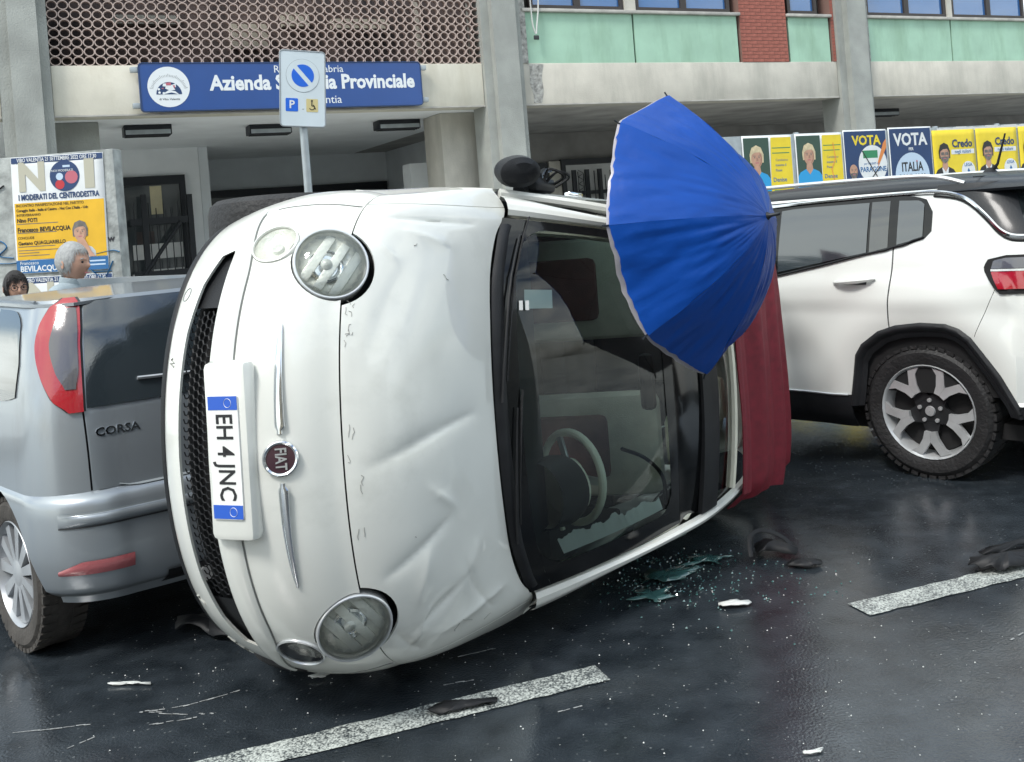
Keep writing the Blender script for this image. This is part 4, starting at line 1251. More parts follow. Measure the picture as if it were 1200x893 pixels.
# --- lamps
for s in (-1, 1):
    p, n = lamps['h', s]
    F_ = frame(p, n, (0, 0, 1))
    hl = MB().lathe([(HR, -.055), (HR, .008), (HR - .003, .011), (HR - .007, .011), (HR - .010, .002), (HR - .012, -.03)], 44, F_).build('headlight', 'satin', car)
    MB().lathe([(HR + .020, -.085), (HR + .018, -.05), (HR + .001, -.035)], 40, F_).build('lamp_bucket', 'black_plastic', hl)
    MB().lathe([(HR - .010, .000), (HR - .018, -.010), (.07, -.022), (.04, -.028), (.001, -.030)], 40, F_).build('reflector_bowl', 'reflector', hl)
    m_ = MB()
    m_.lathe([(.050, -.024), (.053, -.014), (.046, -.010), (.036, -.020), (.001, -.024)], 30, F_ @ Matrix.Translation((-.012, .004 * s, 0)))
    m_.build('projector_ring', 'chrome', hl)
    MB().lathe([(.020, -.024), (.018, -.008), (.010, .0), (.001, .002)], 16, F_ @ Matrix.Translation((-.012, 0, 0))).build('bulb_cap', 'pale_lens', hl)
    ri = MB()
    for k in range(3):
        ri.box(-.06 + .05 * k, -.03 + .05 * k, -.085, .085, -.022, -.010, .004, M=F_ @ Matrix.Rotation(R(20 * s), 4, 'Z'))
    ri.build('reflector_rib', 'reflector', hl)
    # indicator in the outer edge
    MB().lathe([(HR - .012, -.016), (HR - .018, -.010), (HR - .026, -.014)], 20, F_).build('bezel_ring', 'pale_lens', hl)
    MB().lathe([(HR - .009, .006), (HR - .025, .020), (.06, .033), (.03, .037), (.001, .038)], 40, F_).build('lens', 'lens_glass', hl)
    p, n = lamps['f', s]
    F_ = frame(p, n, (0, 0, 1))
    fg = MB().lathe([(.075, -.03), (.075, .001), (.070, .003), (.068, -.004)], 32, F_).build('lower_lamp', 'ivory_paint' if s < 0 else 'satin', car)
    MB().lathe([(.069, -.006), (.05, -.025), (.001, -.034)], 30, F_).build('lamp_reflector', 'reflector' if s < 0 else 'smoke_lens', fg)
    MB().lathe([(.020, -.033), (.018, -.02), (.001, -.017)], 14, F_).build('bulb_cap', 'pale_lens', fg)
    MB().lathe([(.0685, -.003), (.045, .003), (.001, .006)], 30, F_).build('lens', 'lens_glass', fg)

# --- bonnet and front wings: from the bumper's top edge back to the scuttle
BT = [(0, 2.775, 0.0, .985), (12, 2.772, .13, .985), (25, 2.752, .29, .982), (40, 2.70, .47, .972), (55, 2.61, .60, .962), (66, 2.51, .675, .957), (74, 2.455, .722, .930), (90, 2.42, .783, .875)]
def scuttle(th):
    x, y, z = lerp_tab(BT, abs(th))
    return Vector((x, math.copysign(y, th) if th else 0, z))
def hood0(th, v):
    A = front(th, .785) + Vector((-.0015, 0, .0015)); B = scuttle(th)
    k = abs(math.sin(R(th)))
    d = (B - A).length
    TA = Vector((-.62, 0, .80)).normalized() * d * (1.05 - .45 * k ** 2)
    TB = Vector((-.97, 0, .16)).normalized() * d * .95
    t = v; t2 = t * t; t3 = t2 * t
    P = A * (2 * t3 - 3 * t2 + 1) + TA * (t3 - 2 * t2 + t) + B * (-2 * t3 + 3 * t2) + TB * (t3 - t2)
    return P
def ridge(th, v, a, b, w, amp, sharp=1.0):
    """Crease from a to b in (th, v), tapering at both ends."""
    ax, ay = a; bx, by = b
    sx, sy = 60.0, 1.0
    px, py = (th - ax) / sx, (v - ay) / sy
    dx, dy = (bx - ax) / sx, (by - ay) / sy
    L2 = dx * dx + dy * dy
    t = (px * dx + py * dy) / L2
    tt = max(0, min(1, t))
    ex, ey = px - dx * tt, py - dy * tt
    d = math.hypot(ex, ey)
    return amp * math.exp(-(d / w) ** sharp) * (math.sin(PI * (.1 + .8 * tt)))
CREASES = [((4, .10), (-3, .80), .036, -.014, 1.0), 
           ((30, .15), (22, .55), .026, -.013, 1.0), ((42, .28), (27, .40), .05, .011, 1.1), ((52, .22), (40, .62), .028, -.014, 1.0), ((46, .5), (32, .75), .06, .009, 1.2), ((58, .35), (52, .85), .05, .011, 1.1),
           ((-42, .35), (-16, .12), .10, -.013, 1.7), ((-56, .30), (-50, .62), .05, .016, 1.1), ((-62, .2), (-60, .75), .026, -.013, 1.0), ((-52, .14), (-44, .30), .020, .010, 1.0), ((60, .16), (46, .34), .020, .011, 1.0), ((36, .62), (58, .70), .022, -.009, 1.0), ((12, .42), (20, .60), .022, .008, 1.0),
           ((64, .2), (50, .12), .05, -.010, 1.1)]
def hood(th, v):
    P = hood0(th, v)
    h = sum(ridge(th, v, *c) for c in CREASES) * (1.05 if th > 15 else .8)
    h += .0025 * noise.noise(Vector((th * .05, v * 3, 3.1)))
    e = 1.0 if abs(th) < 64 else max(0.3, 1 - (abs(th) - 64) / 20)
    h *= smooth01(v / .07) * smooth01((1 - v) / .10) * e
    a = hood0(th + .6, v) - hood0(th - .6, v); b = hood0(th, min(1, v + .01)) - hood0(th, max(0, v - .01))
    n = a.cross(b).normalized()
    if n.z < 0: n = -n
    return P + n * h
HT = 71
hb_ = MB().grid(lambda u, v: hood(-HT + 2 * HT * u, .003 + .993 * v), 170, 80).build('bonnet', 'ivory_paint', car, ang=50)
hcut = [cyl_cut(lamps['h', s][0], lamps['h', s][1], HR + .020) for s in (-1, 1)]
shell(hb_, .010, hcut, ang=50)
# dark hollow below the bonnet so the panel gaps read as gaps
MB().grid(lambda u, v: hood0(-HT + 2 * HT * u, v) + Vector((-.03, 0, -.04)), 40, 10).build('engine_bay_liner', 'void', car)
MB().grid(lambda u, v: front(-88 + 176 * u, .45 + .335 * v) + Vector((-.045, 0, -.03)), 50, 10).build('nose_liner', 'void', car)
def belt(x):
    return .875 + .05 * smooth01((2.42 - x) / 1.2)
def flank(x, z, s):
    """Side skin: y from x and z."""
    fx = smooth01((x - 2.42) / (2.93 - 2.42))
    w = .783 + .030 * (1 - ((z - .52) / .37) ** 2)
    wf = lerp_tab(FT, max(.2, min(.785, z)))[1]
    rx = smooth01((.55 - x) / .55)
    return s * ((w * (1 - fx) + wf * fx) - .12 * rx)
for s in (-1, 1):
    wg = MB().grid(lambda u, v: hood(s * (HT + .5 + (90 - HT - .5) * u), .006 + .99 * v), 14, 50).build('front_wing', 'ivory_paint', car)
    shell(wg, .008, [cyl_cut(lamps['h', s][0], lamps['h', s][1], HR + .012)])
    # wing side from the wheel arch to the door
    def wside(u, v, s=s):
        x = 2.93 - (2.93 - 2.425) * u
        B = hood0(s * 90, .006 + .99 * u)
        zt = B.z
        z = .2 + (zt - .2) * v
        y = flank(x, z, s)
        k = smooth01((v - .75) / .25)
        return Vector((x * (1 - k) + B.x * k, y * (1 - k) + B.y * k, z))
    ws = MB().grid(wside, 24, 30).build('wing_side', 'ivory_paint', car)
    shell(ws, .008, [arch_f])
    dp = MB().grid(lambda u, v: Vector((2.415 - (2.415 - 1.12) * u, flank(2.415 - 1.295 * u, .19 + (belt(2.415 - 1.295 * u) - .19) * v, s), .19 + (belt(2.415 - 1.295 * u) - .19) * v)), 30, 24).build('door', 'ivory_paint', car)
    shell(dp, .012)
    MB().box(1.25, 1.42, s * .806 - .012, s * .806 + .012, .79, .825, .008).build('handle', 'chrome', dp)
    qp = MB().grid(lambda u, v: Vector((1.112 - 1.09 * u, flank(1.112 - 1.09 * u, .19 + (belt(1.1) + .02 - .19) * v, s), .19 + (belt(1.1) + .02 - .19) * v)), 30, 24).build('quarter_panel', 'ivory_paint', car)
    shell(qp, .012, [arch_r])
    # side glass
    gl = MB().grid(lambda u, v: Vector((2.38 - 1.25 * u - (.42 * (1 - u)) * v, s * (.775 - .175 * v), .885 + .04 * u + (.50 - .03 * u) * v)), 12, 8).build('door_window', 'roof_glass', car)
    shell(gl, .005)
    g2 = MB().grid(lambda u, v: Vector((1.10 - .78 * u + .12 * v * u, s * (.770 - .175 * v - .06 * u), .93 + (.47 - .10 * u) * v)), 10, 8).build('rear_side_window', 'roof_glass', car)
    shell(g2, .005)
    # pale door-frame top beside the roof rail, crushed flat on the lower side
    if s < 0: MB().tube(cr([(2.40, s * .765, .895), (2.20, s * .715, 1.10), (1.98, s * .660, 1.30), (1.70, s * .634, 1.395), (1.12, s * .625, 1.425)], 6), .020, 8).build('door_frame', 'ivory_paint', car)

# --- windscreen: from the scuttle to the header rail
WT = [(0, 2.77, .984), (.25, 2.755, .984), (.45, 2.705, .976), (.60, 2.605, .965), (.68, 2.52, .955)]
def ws_pt(u, v):
    yb, yt = .672 * u, .565 * u
    xb, zb = lerp_tab(WT, abs(yb))
    xt = 2.015 - .085 * u * u; zt = 1.40 - .040 * u * u
    b = .035 * 4 * v * (1 - v)
    return Vector((xb + (xt - xb) * v + b * .45, yb + (yt - yb) * v, zb + (zt - zb) * v + b * .8))
def ws_n(u, v):
    a = ws_pt(u + .02, v) - ws_pt(u - .02, v); b = ws_pt(u, v + .02) - ws_pt(u, v - .02)
    n = a.cross(b).normalized()
    return n if n.z > 0 else -n
wsc = MB().grid(lambda u, v: ws_pt(-.985 + 1.97 * u, .03 + .965 * v), 40, 36).build('windscreen', 'windscreen', car)
# black printed border
fr = MB()
def brd(u, v): return ws_pt(u, v) + ws_n(min(.97, max(-.97, u)), min(.97, max(.03, v))) * .003
U0, U1, V0, V1, = -.94, .87, .115, .93
def rg_(u0, u1, v0, v1, nu, nv): fr.grid(lambda a, b: brd(u0 + (u1 - u0) * a, v0 + (v1 - v0) * b), nu, nv)
rg_(-.99, .99, .0, V0, 40, 6); rg_(-.99, .99, V1, 1.0, 40, 4); rg_(-.99, U0, V0, V1, 3, 30); rg_(U1, .99, V0, V1, 4, 30)
# rounded inner corners
for (cu, cv, su, sv) in ((U0, V0, 1, 1), (U1, V0, -1, 1), (U0, V1, 1, -1), (U1, V1, -1, -1)):
    ru, rv = .16, .12
    c = brd(cu, cv)
    vs = [c]; n = 8
    for k in range(n + 1):
        a = PI / 2 * k / n
        vs.append(brd(cu + su * ru * (1 - math.sin(a)), cv + sv * rv * (1 - math.cos(a))))
    fr.add(vs, [(0, k + 1, k + 2) for k in range(n)])
fr.build('windscreen_border', 'frit', wsc)
# scuttle and wipers
MB().grid(lambda u, v: ws_pt(-.95 + 1.90 * u, .0 + .055 * v) + ws_n(-.93 + 1.86 * u, .05) * (.004 + .008 * math.sin(PI * v)), 40, 6).build('scuttle_grille', 'black_plastic', car)
for (u0, v0, u1, v1) in ((-.05, .02, -.90, .10), (.66, .02, -.02, .09)):
    wa = MB()
    pth = [brd(u0 + (u1 - u0) * k / 8, v0 + (v1 - v0) * k / 8) + ws_n(.5 * (u0 + u1), .2) * (.022 - .008 * k / 8) for k in range(9)]
    wa.tube(pth, [.007 - .004 * k / 8 for k in range(9)], 6)
    w_ = wa.build('wiper', 'black_plastic', car)
    MB().tube([brd(u0 + (u1 - u0) * k / 8, v0 + .022 + (v1 - v0) * k / 8) + ws_n(0, .2) * .010 for k in range(1, 10)], .004, 5).build('wiper_blade', 'rubber', w_)
# paper slip and toll tag behind the glass
MB().grid(lambda u, v: ws_pt(-.62 + .10 * v, .16 + .14 * u) + ws_n(-.5, .3) * -.006, 4, 4).build('paper_slip', 'paper', car, False)
MB().grid(lambda u, v: ws_pt(-.56 + .05 * v, .125 + .018 * u) + ws_n(-.5, .2) * .006, 2, 2).build('sticker', 'paper', car, False)
MB().grid(lambda u, v: ws_pt(-.56 + .05 * v, .155 + .018 * u) + ws_n(-.5, .2) * .006, 2, 2).build('sticker', 'paper', car, False)

# --- roof: side rails, header, sunroof opening, folded red canvas
for s in (-1, 1):
    rail = [Vector(p) for p in cr([(2.50, .668, .962), (2.36, .643, 1.085), (2.16, .606, 1.245), (1.97, .572, 1.362), (1.75, .562, 1.425), (1.4, .56, 1.455), (1.0, .558, 1.457), (.6, .553, 1.42), (.30, .54, 1.315), (.12, .525, 1.115)], 6)]
    def railp(u, v, s=s, rail=rail):
        k = u * (len(rail) - 1); i = min(int(k), len(rail) - 2)
        p = rail[i].lerp(rail[i + 1], k - i)
        d = (rail[min(i + 2, len(rail) - 1)] - rail[max(i - 1, 0)]).normalized()
        n = Vector((d.z, 0, -d.x)).normalized()
        if n.z < 0: n = -n
        w = .8 + .6 * (1 - smooth01(u / .25))
        a = [(0.0, -.012), (.006, .010), (.020, .016), (.038, .008), (.052, -.014), (.060, -.05)]
        kk = v * 5; j = min(int(kk), 4); t = kk - j
        ax, bx = a[j][0] + (a[j + 1][0] - a[j][0]) * t, a[j][1] + (a[j + 1][1] - a[j][1]) * t
        q = p + Vector((0, ax * w, 0)) + n * bx
        return Vector((q.x, s * q.y, q.z))
    rl_ = MB().grid(railp, 60, 15).build('roof_rail', 'ivory_paint', car)
    inn = cr([(2.44, s * .635, .955), (2.30, s * .612, 1.10), (2.12, s * .58, 1.235), (1.93, s * .55, 1.345), (1.6, s * .54, 1.40)], 5)
    MB().tube(inn, .030, 8, flat=.6).build('pillar_trim', 'cream_trim', car)
def roof_z(x): return lerp_tab([(.0, 1.15), (.2, 1.32), (.5, 1.425), (.9, 1.475), (1.3, 1.488), (1.7, 1.472), (2.02, 1.402)], x)[0]
def roof_pt(x, y, d=0): return Vector((x, y, roof_z(x) - .05 * (y / .58) ** 2 + d))
MB().grid(lambda u, v: Vector((2.02 - .085 * (2 * u - 1) ** 2 - .22 * v, (-.575 + 1.15 * u), 0)) + Vector((0, 0, roof_z(2.02 - .22 * v) - .042 * (2 * u - 1) ** 2)), 30, 8).build('roof_header', 'frit', car)
rp = MB().grid(lambda u, v: roof_pt(1.80 - .16 * v, -.56 + 1.12 * u, .012), 20, 4).build('roof_crossbar', 'black_plastic', car)
shell(rp, .02)
rgl = MB().grid(lambda u, v: roof_pt(1.65 - .30 * v, -.545 + 1.09 * u, .0), 20, 6).build('roof_glass', 'roof_glass', car)
MB().tube([roof_pt(1.36, -.55 + 1.1 * k / 10, .006) for k in range(11)], .016, 6).build('roof_edge_strip', 'cream_trim', car)
def canvas(u, v):
    x = 1.33 - 1.15 * v
    y = -.655 + 1.31 * u
    e = abs(y) / .655
    fold = .016 * math.sin(v * 31) * (1 - .3 * v) + .008 * math.sin(v * 57 + 2 * u) + .012 * noise.noise(Vector((u * 3, v * 5, 1)))
    z = roof_z(x) + .022 + .125 * smooth01(v / .55) * (1 - smooth01((v - .75) / .3) * .4) + fold - .035 * e ** 4
    if e > .9: z -= .10 * ((e - .9) / .1) * (.35 + .35 * math.sin(v * 9 + 1))
    return Vector((x + .02 * math.sin(7 * u) * v, y * (1 + .02 * math.sin(v * 14)), z))
cv = MB().grid(canvas, 40, 70).build('canvas_roof', 'red_canvas', car)
shell(cv, .006)
# --- rear body
def rear(u, v):
    a = (-90 + 180 * u)
    z = .2 + 1.12 * v
    xr = lerp_tab([(.2, .12), (.35, .02), (.55, .0), (.8, .03), (1.0, .10), (1.32, .26)], z)[0]
    w = lerp_tab([(.2, .66), (.5, .69), (.9, .665), (1.1, .61), (1.32, .54)], z)[0]
    return Vector((xr + .28 * (1 - max(0, math.cos(R(a))) ** .8), w * math.copysign(abs(math.sin(R(a))) ** .9, a), z))
tg = MB().grid(rear, 40, 24).build('tail_panel', 'ivory_paint', car)
shell(tg, .01)
MB().grid(lambda u, v: rear(.16 + .68 * u, .66 + .30 * v) + Vector((-.006, 0, .004)), 16, 8).build('rear_window', 'privacy_glass', car)
for s in (-1, 1):
    MB().grid(lambda u, v: rear(.5 + s * (.36 + .08 * u), .36 + .22 * v) + Vector((-.008, s * .006, 0)), 6, 8).build('tail_light', 'red_lens', car)
# --- underside, wheels
un = MB().prism([(3.20, -.50), (3.20, .50), (3.08, .66), (.16, .70), (.02, .55), (.02, -.55), (.16, -.70), (3.08, -.66)], .195, .222, 'z')
un.build('underbody', 'black_plastic', car)
MB().tube(cr([(2.6, .1, .16), (2.0, .14, .15), (1.2, .14, .15), (.6, .2, .15), (.1, .35, .17)], 6), .03, 8).build('exhaust', 'dark_alloy', car)
for s in (-1, 1):
    wheel(car, 2.80, s * .705, .235 if s < 0 else .31, .288, .175, .20, s, 'plain')
    wheel(car, .53, s * .695, .235 if s < 0 else .31, .288, .175, .20, s, 'plain')
# --- door mirrors
for s in (-1,):
    mr = MB()
    mr.tube([(2.28, s * .775, .925), (2.22, s * .81, .945), (2.17, s * .84, .955)], [.03, .034, .03], 8)
    mr.box(2.05, 2.27, s * .80 - .028, s * .80 + .03, .925, .995, .02)
    mi = mr.build('mirror_mount', 'black_plastic', car)
    sph = MB().lathe([(.001, -.055), (.05, -.05), (.082, -.03), (.094, 0.0), (.088, .03), (.06, .048), (.001, .052)], 26, frame((2.36, s * .845, .955), (.55, -.25 * s, .75), (0, 1, 0)), sx=.66)
    sph.build('mirror_housing', 'black_plastic', mi)
    wr = MB()
    for k in range(2):
        wr.tube(cr([(2.15 + .03 * k, s * .81, .99), (2.12 + .04 * k, s * .85 - .01 * k, 1.03 - .02 * k), (2.05 + .06 * k, s * .83, 1.05), (2.0 + .05 * k, s * .80, .97)], 5), .006, 5)
    wr.build('torn_wiring', 'rubber', mi)
    MB().add([(2.10, s * .835, .93), (2.22, s * .84, .95), (2.20, s * .865, 1.01), (2.08, s * .86, 1.0)], [(0, 1, 2, 3)]).build('mirror_glass', 'chrome', mi, False)
# --- interior
db = MB()
db.prism([(2.56, .70), (2.56, .915), (2.43, .965), (2.28, .945), (2.22, .86), (2.26, .66)], -.61, .61, 'y')
dash = db.build('dashboard', 'dash', car)
MB().prism([(2.275, .80), (2.29, .915), (2.235, .90), (2.215, .80)], -.60, .05, 'y').build('dash_fascia', 'brown_seat', dash)
bn = MB().lathe([(.125, -.10), (.125, .02), (.112, .05), (.10, .052), (.095, .02), (.001, .015)], 30, frame((2.24, .37, .985), (-.93, 0, .30), (0, 1, 0)))
bn.build('instrument_binnacle', 'cream_trim', dash)
MB().lathe([(.128, -.14), (.134, -.02), (.126, .022)], 30, frame((2.24, .37, .985), (-.93, 0, .30), (0, 1, 0))).build('binnacle_hood', 'dash', dash)
SWF = frame((2.02, .37, .955), (-.88, 0, .47), (0, 1, 0))
sw = MB().tube([SWF @ Vector((.178 * math.cos(2 * PI * k / 36), .178 * math.sin(2 * PI * k / 36), 0)) for k in range(36)], .016, 10, closed=True).build('steering_wheel', 'cream_trim', car)
MB().lathe([(.001, .03), (.05, .028), (.075, .005), (.07, -.03)], 24, SWF).build('steering_hub', 'cream_trim', sw)
sp = MB()
for a in (20, 160, 270):
    sp.box(.05, .168, -.016, .016, -.010, .004, .004, M=SWF @ Matrix.Rotation(R(a), 4, 'Z'))
sp.build('spoke', 'satin', sw)
MB().tube([(2.26, .37, .84), (2.03, .37, .95)], .03, 10).build('steering_column', 'dash', sw)
MB().tube([(2.12, .37, .90), (2.10, .56, .93)], .012, 6).build('stalk', 'cream_trim', sw)
for s in (-1, 1):
    def rbox(nm, mat, par, c, sz, tiltd=0, bev=.05):
        Mx = Matrix.Translation(c) @ Matrix.Rotation(R(tiltd), 4, 'Y')
        return MB().box(-sz[0] / 2, sz[0] / 2, -sz[1] / 2, sz[1] / 2, -sz[2] / 2, sz[2] / 2, bev, Mx).build(nm, mat, par)
    st_ = rbox('seat_cushion', 'brown_seat', car, (1.68, s * .36, .50), (.52, .48, .16), -6)
    rbox('seat_back', 'grey_seat', st_, (1.36, s * .36, .83), (.14, .47, .62), -14)
    rbox('seat_back_inset', 'brown_seat', st_, (1.43, s * .36, .74), (.10, .30, .36), -14, .04)
    rbox('headrest', 'cream_trim', st_, (1.25, s * .36, 1.225), (.09, .24, .17), -12, .04)
    MB().tube([(1.28, s * .36 - .06, 1.10), (1.26, s * .36 - .06, 1.18)], .007, 6).build('headrest_post', 'chrome', st_)
rs = MB().box(.45, .95, -.55, .55, .40, .56, .05).build('rear_seat', 'dash', car)
MB().box(.36, .50, -.55, .55, .5, 1.05, .05).build('rear_seat_back', 'dash', rs)
for s in (-1, 1):
    MB().box(.34, .43, s * .30 - .12, s * .30 + .12, 1.08, 1.24, .035).build('headrest', 'cream_trim', rs)
MB().box(.1, 2.5, -.70, .70, .22, .25).build('floor_pan', 'dash', car)
for s in (-1, 1):
    MB().box(1.15, 2.3, s * .725 - .02, s * .725 + .02, .3, .86, .015).build('door_card', 'dash', car)
MB().tube(cr([(1.9, .50, 1.30), (1.85, .40, 1.28), (1.88, .32, 1.22), (1.80, .30, 1.1)], 6), .008, 6).build('dangling_strap', 'rubber', car)
rv = MB().box(1.97, 2.02, -.11, .11, 1.26, 1.32, .02).build('rear_view_mirror', 'black_plastic', car)
MB().tube([(1.985, 0, 1.31), (2.0, 0, 1.385)], .009, 6).build('mirror_stem', 'black_plastic', rv)
# torn white lining along the lower pillar
rnd = random.Random(8)
tl = MB().grid(lambda u, v: ws_pt(.845 - (.075 + .045 * noise.noise(Vector((u * 9, 2.2, 0))) + .02 * noise.noise(Vector((u * 31, 5.2, 0)))) * v, .24 + .64 * u) + ws_n(.8, .5) * (-.012 - .02 * v), 70, 4)
tl.build('torn_lining', 'plate_white', car)
# scratches on bonnet and bumper
scr_ = MB()
rnd = random.Random(21)
def scratch(fn, a, b, n=6, w=.0016, j=.0):
    pts = []
    for k in range(n + 1):
        t = k / n
        pts.append(fn(a[0] + (b[0] - a[0]) * t + rnd.uniform(-j, j), a[1] + (b[1] - a[1]) * t + rnd.uniform(-j, j) * .02))
    scr_.tube(pts, w, 4)
hs = lambda th, v: hood(th, v) + Vector((0, 0, .0012))
for k in range(16):
    t = -34 + 60 * rnd.random(); v = .02 + .05 * rnd.random()
    scratch(hs, (t, v), (t + rnd.uniform(-2.5, 2.5), v + rnd.uniform(-.012, .02)), 3, .0009, .4)
for (a, b) in (((-50, .40), (-49, .39)), ((22, .32), (22.6, .325)), ((60, .55), (56, .50)), ((61, .42), (57, .47)), ((64, .6), (62, .66)), ((-40, .60), (-38, .63))):
    scratch(hs, a, b, 4, .0009, .3)
fs_ = lambda th, z: front(th, z) + front_n(th, z) * .0012
for (a, b) in (((52, .26), (60, .30)), ((56, .24), (57, .31)), ((60, .27), (63, .28)), ((64, .24), (66, .26)), ((-20, .26), (-19.5, .262)), ((35, .255), (36, .26))):
    scratch(fs_, a, b, 4, .0028, 1.0)
scr_.build('scratches', 'scratch', car)['kind'] = 'stuff'
# seams on the nose: wing line above the upper headlight, tow-eye cap
for s in (-1, 1):
    sm = MB()
    pts = [front(s * (66 + 3 * k / 10), .50 + .28 * k / 10) + front_n(s * (66 + 3 * k / 10), .5 + .28 * k / 10) * .0006 for k in range(11)]
    sm.tube(pts, .0022, 4)
    sm.build('bumper_seam', 'print_grey', car)
tp, tn = front(-38, .262), front_n(-38, .262)
MB().tube([frame(tp + tn * .001, tn) @ Vector((.022 * math.cos(2 * PI * k / 20), .022 * math.sin(2 * PI * k / 20), 0)) for k in range(20)], .0012, 4, closed=True).build('tow_eye_cap', 'print_grey', car)

# ================================================================== upright cars: skin from plan curves
class Skin:
    """Body skin given by levels (z, half width, rear x, corner radius); a = arc length from the rear centre line."""
    def __init__(s, tab, bulge=None): s.tab = tab; s.bulge = bulge
    def pt(s, a, z, off=0.0):
        W, xr, Rr = lerp_tab(s.tab, z)
        sg = 1 if a >= 0 else -1
        a = abs(a)
        st = W - Rr; arc = PI / 2 * Rr
        crown = .05
        if a < st:
            t = a / st
            p = Vector((xr + crown * t * t, a, z)); n = Vector((-1, 2 * crown * t / st, 0)).normalized()
        elif a < st + arc:
            t = (a - st) / Rr
            p = Vector((xr + crown + Rr - Rr * math.cos(t), st + Rr * math.sin(t), z)); n = Vector((-math.cos(t), math.sin(t), 0))
        else:
            x = xr + crown + Rr + (a - st - arc)
            p = Vector((x, W, z)); n = Vector((0, 1, 0))
            if s.bulge: p.y += s.bulge(x, z)
        p = p + n * off
        return Vector((p.x, p.y * sg, p.z))
    def a_of(s, x, z):
        """Arc length at which the side reaches x (on the flank or the corner)."""
        W, xr, Rr = lerp_tab(s.tab, z)
        st = W - Rr; arc = PI / 2 * Rr; x0 = xr + .05 + Rr
        if x >= x0: return st + arc + (x - x0)
        c = max(-1, min(1, (x0 - x) / Rr))
        return st + math.acos(c) * Rr
    def side(s, x, z, off=0.0, sg=1):
        return s.pt(sg * s.a_of(x, z), z, off)
    def patch(s, rows, nu, nv, off):
        """rows: list of (z, a0, a1); smooth in between."""
        z0, z1 = rows[0][0], rows[-1][0]
        def fn(u, v):
            z = z0 + (z1 - z0) * v
            a0, a1 = lerp_tab(rows, z)
            return s.pt(a0 + (a1 - a0) * u, z, off)
        return MB().grid(fn, nu, nv)
    def xpatch(s, rows, nu, nv, off, sg=1):
        """rows: list of (x, zlow, zhigh) along the side."""
        x0, x1 = rows[0][0], rows[-1][0]
        def fn(u, v):
            x = x0 + (x1 - x0) * u
            a, b = lerp_tab(rows, x)
            return s.side(x, a + (b - a) * v, off, sg)
        return MB().grid(fn, nu, nv)
def lin(tab, x):
    for i in range(len(tab) - 1):
        if tab[i][0] <= x <= tab[i + 1][0]:
            t = (x - tab[i][0]) / (tab[i + 1][0] - tab[i][0])
            return tuple(a + (b - a) * t for a, b in zip(tab[i][1:], tab[i + 1][1:]))
    return tab[0][1:] if x < tab[0][0] else tab[-1][1:]

# ------------------------------------------------------------------ grey-blue hatchback at the left
HEAD = R(134)
cs = empty('parked_hatchback', (-1.064, 4.123, 0), HEAD)
T(cs, 'silver blue hatchback parked with its rear against the overturned car', 'car')
CK = Skin([(.22, .74, .10, .24), (.40, .80, .05, .26), (.60, .815, .045, .26), (.80, .81, .055, .24), (.95, .80, .075, .22), (1.10, .775, .105, .21), (1.25, .74, .145, .20), (1.36, .70, .19, .20), (1.405, .665, .225, .20)])
XE = 3.62
def cs_body(u, v):
    z = .24 + 1.125 * v
    am = CK.a_of(XE, z)
    return CK.pt(-am + 2 * am * u, z)
arch = lambda x, z, r: MB().lathe([(r, -1.3), (r, 1.3)], 44, frame((x, 0, z), (0, 1, 0)), True, True)
cb = MB().grid(cs_body, 260, 40).build('body', 'silver_blue', cs)
def groove(path, axis_pts, w=.006): pass
gate_cut = MB()
def vcut(skin, a, z0, z1, w=.007):
    m = MB()
    vs = []
    n = 14
    for k in range(n + 1):
        z = z0 + (z1 - z0) * k / n
        for (da, o) in ((-w / 2, -.03), (w / 2, -.03), (w / 2, .03), (-w / 2, .03)):
            vs.append(skin.pt((a(z) if callable(a) else a) + da, z, o))
    fs = [(k * 4 + i, k * 4 + (i + 1) % 4, (k + 1) * 4 + (i + 1) % 4, (k + 1) * 4 + i) for k in range(n) for i in range(4)]
    fs += [(3, 2, 1, 0), tuple(n * 4 + i for i in range(4))]
    return m.add(vs, fs)
def hcut_(skin, z, a0, a1, w=.007):
    m = MB()
    vs = []
    n = 24
    for k in range(n + 1):
        a = a0 + (a1 - a0) * k / n
        zz = z(a) if callable(z) else z
        for (dz, o) in ((-w / 2, -.03), (w / 2, -.03), (w / 2, .03), (-w / 2, .03)):
            vs.append(skin.pt(a, zz + dz, o))
    fs = [(k * 4 + i, k * 4 + (i + 1) % 4, (k + 1) * 4 + (i + 1) % 4, (k + 1) * 4 + i) for k in range(n) for i in range(4)]
    fs += [(3, 2, 1, 0), tuple(n * 4 + i for i in range(4))]
    return m.add(vs, fs)
shell(cb, .010, [arch(.62, .30, .335), arch(3.10, .30, .335), vcut(CK, .655, .655, .955), vcut(CK, -.655, .655, .955)])
MB().grid(lambda u, v: CK.pt((-.9 + 1.8 * u), .3 + 1.05 * v, -.03), 40, 10).build('inner_liner', 'void', cs)
# bumper skin proud of the body
CBp = Skin([(.25, .745, .105, .24), (.30, .795, .025, .27), (.42, .826, .0, .28), (.58, .832, -.005, .28), (.645, .826, .005, .28), (.668, .805, .05, .26)])
def cs_bump(u, v):
    z = .27 + .395 * v
    am = CBp.a_of(.62, z)
    zz = z
    if z < .34:                                   # lower edge rises to the middle
        zz = z + .04 * smooth01(1 - abs(2 * u - 1) * 1.6) * (1 - (z - .27) / .07)
    return CBp.pt(-am + 2 * am * u, zz)
bu = MB().grid(cs_bump, 120, 24).build('rear_bumper', 'silver_blue', cs)
shell(bu, .010, [arch(.62, .30, .345)])
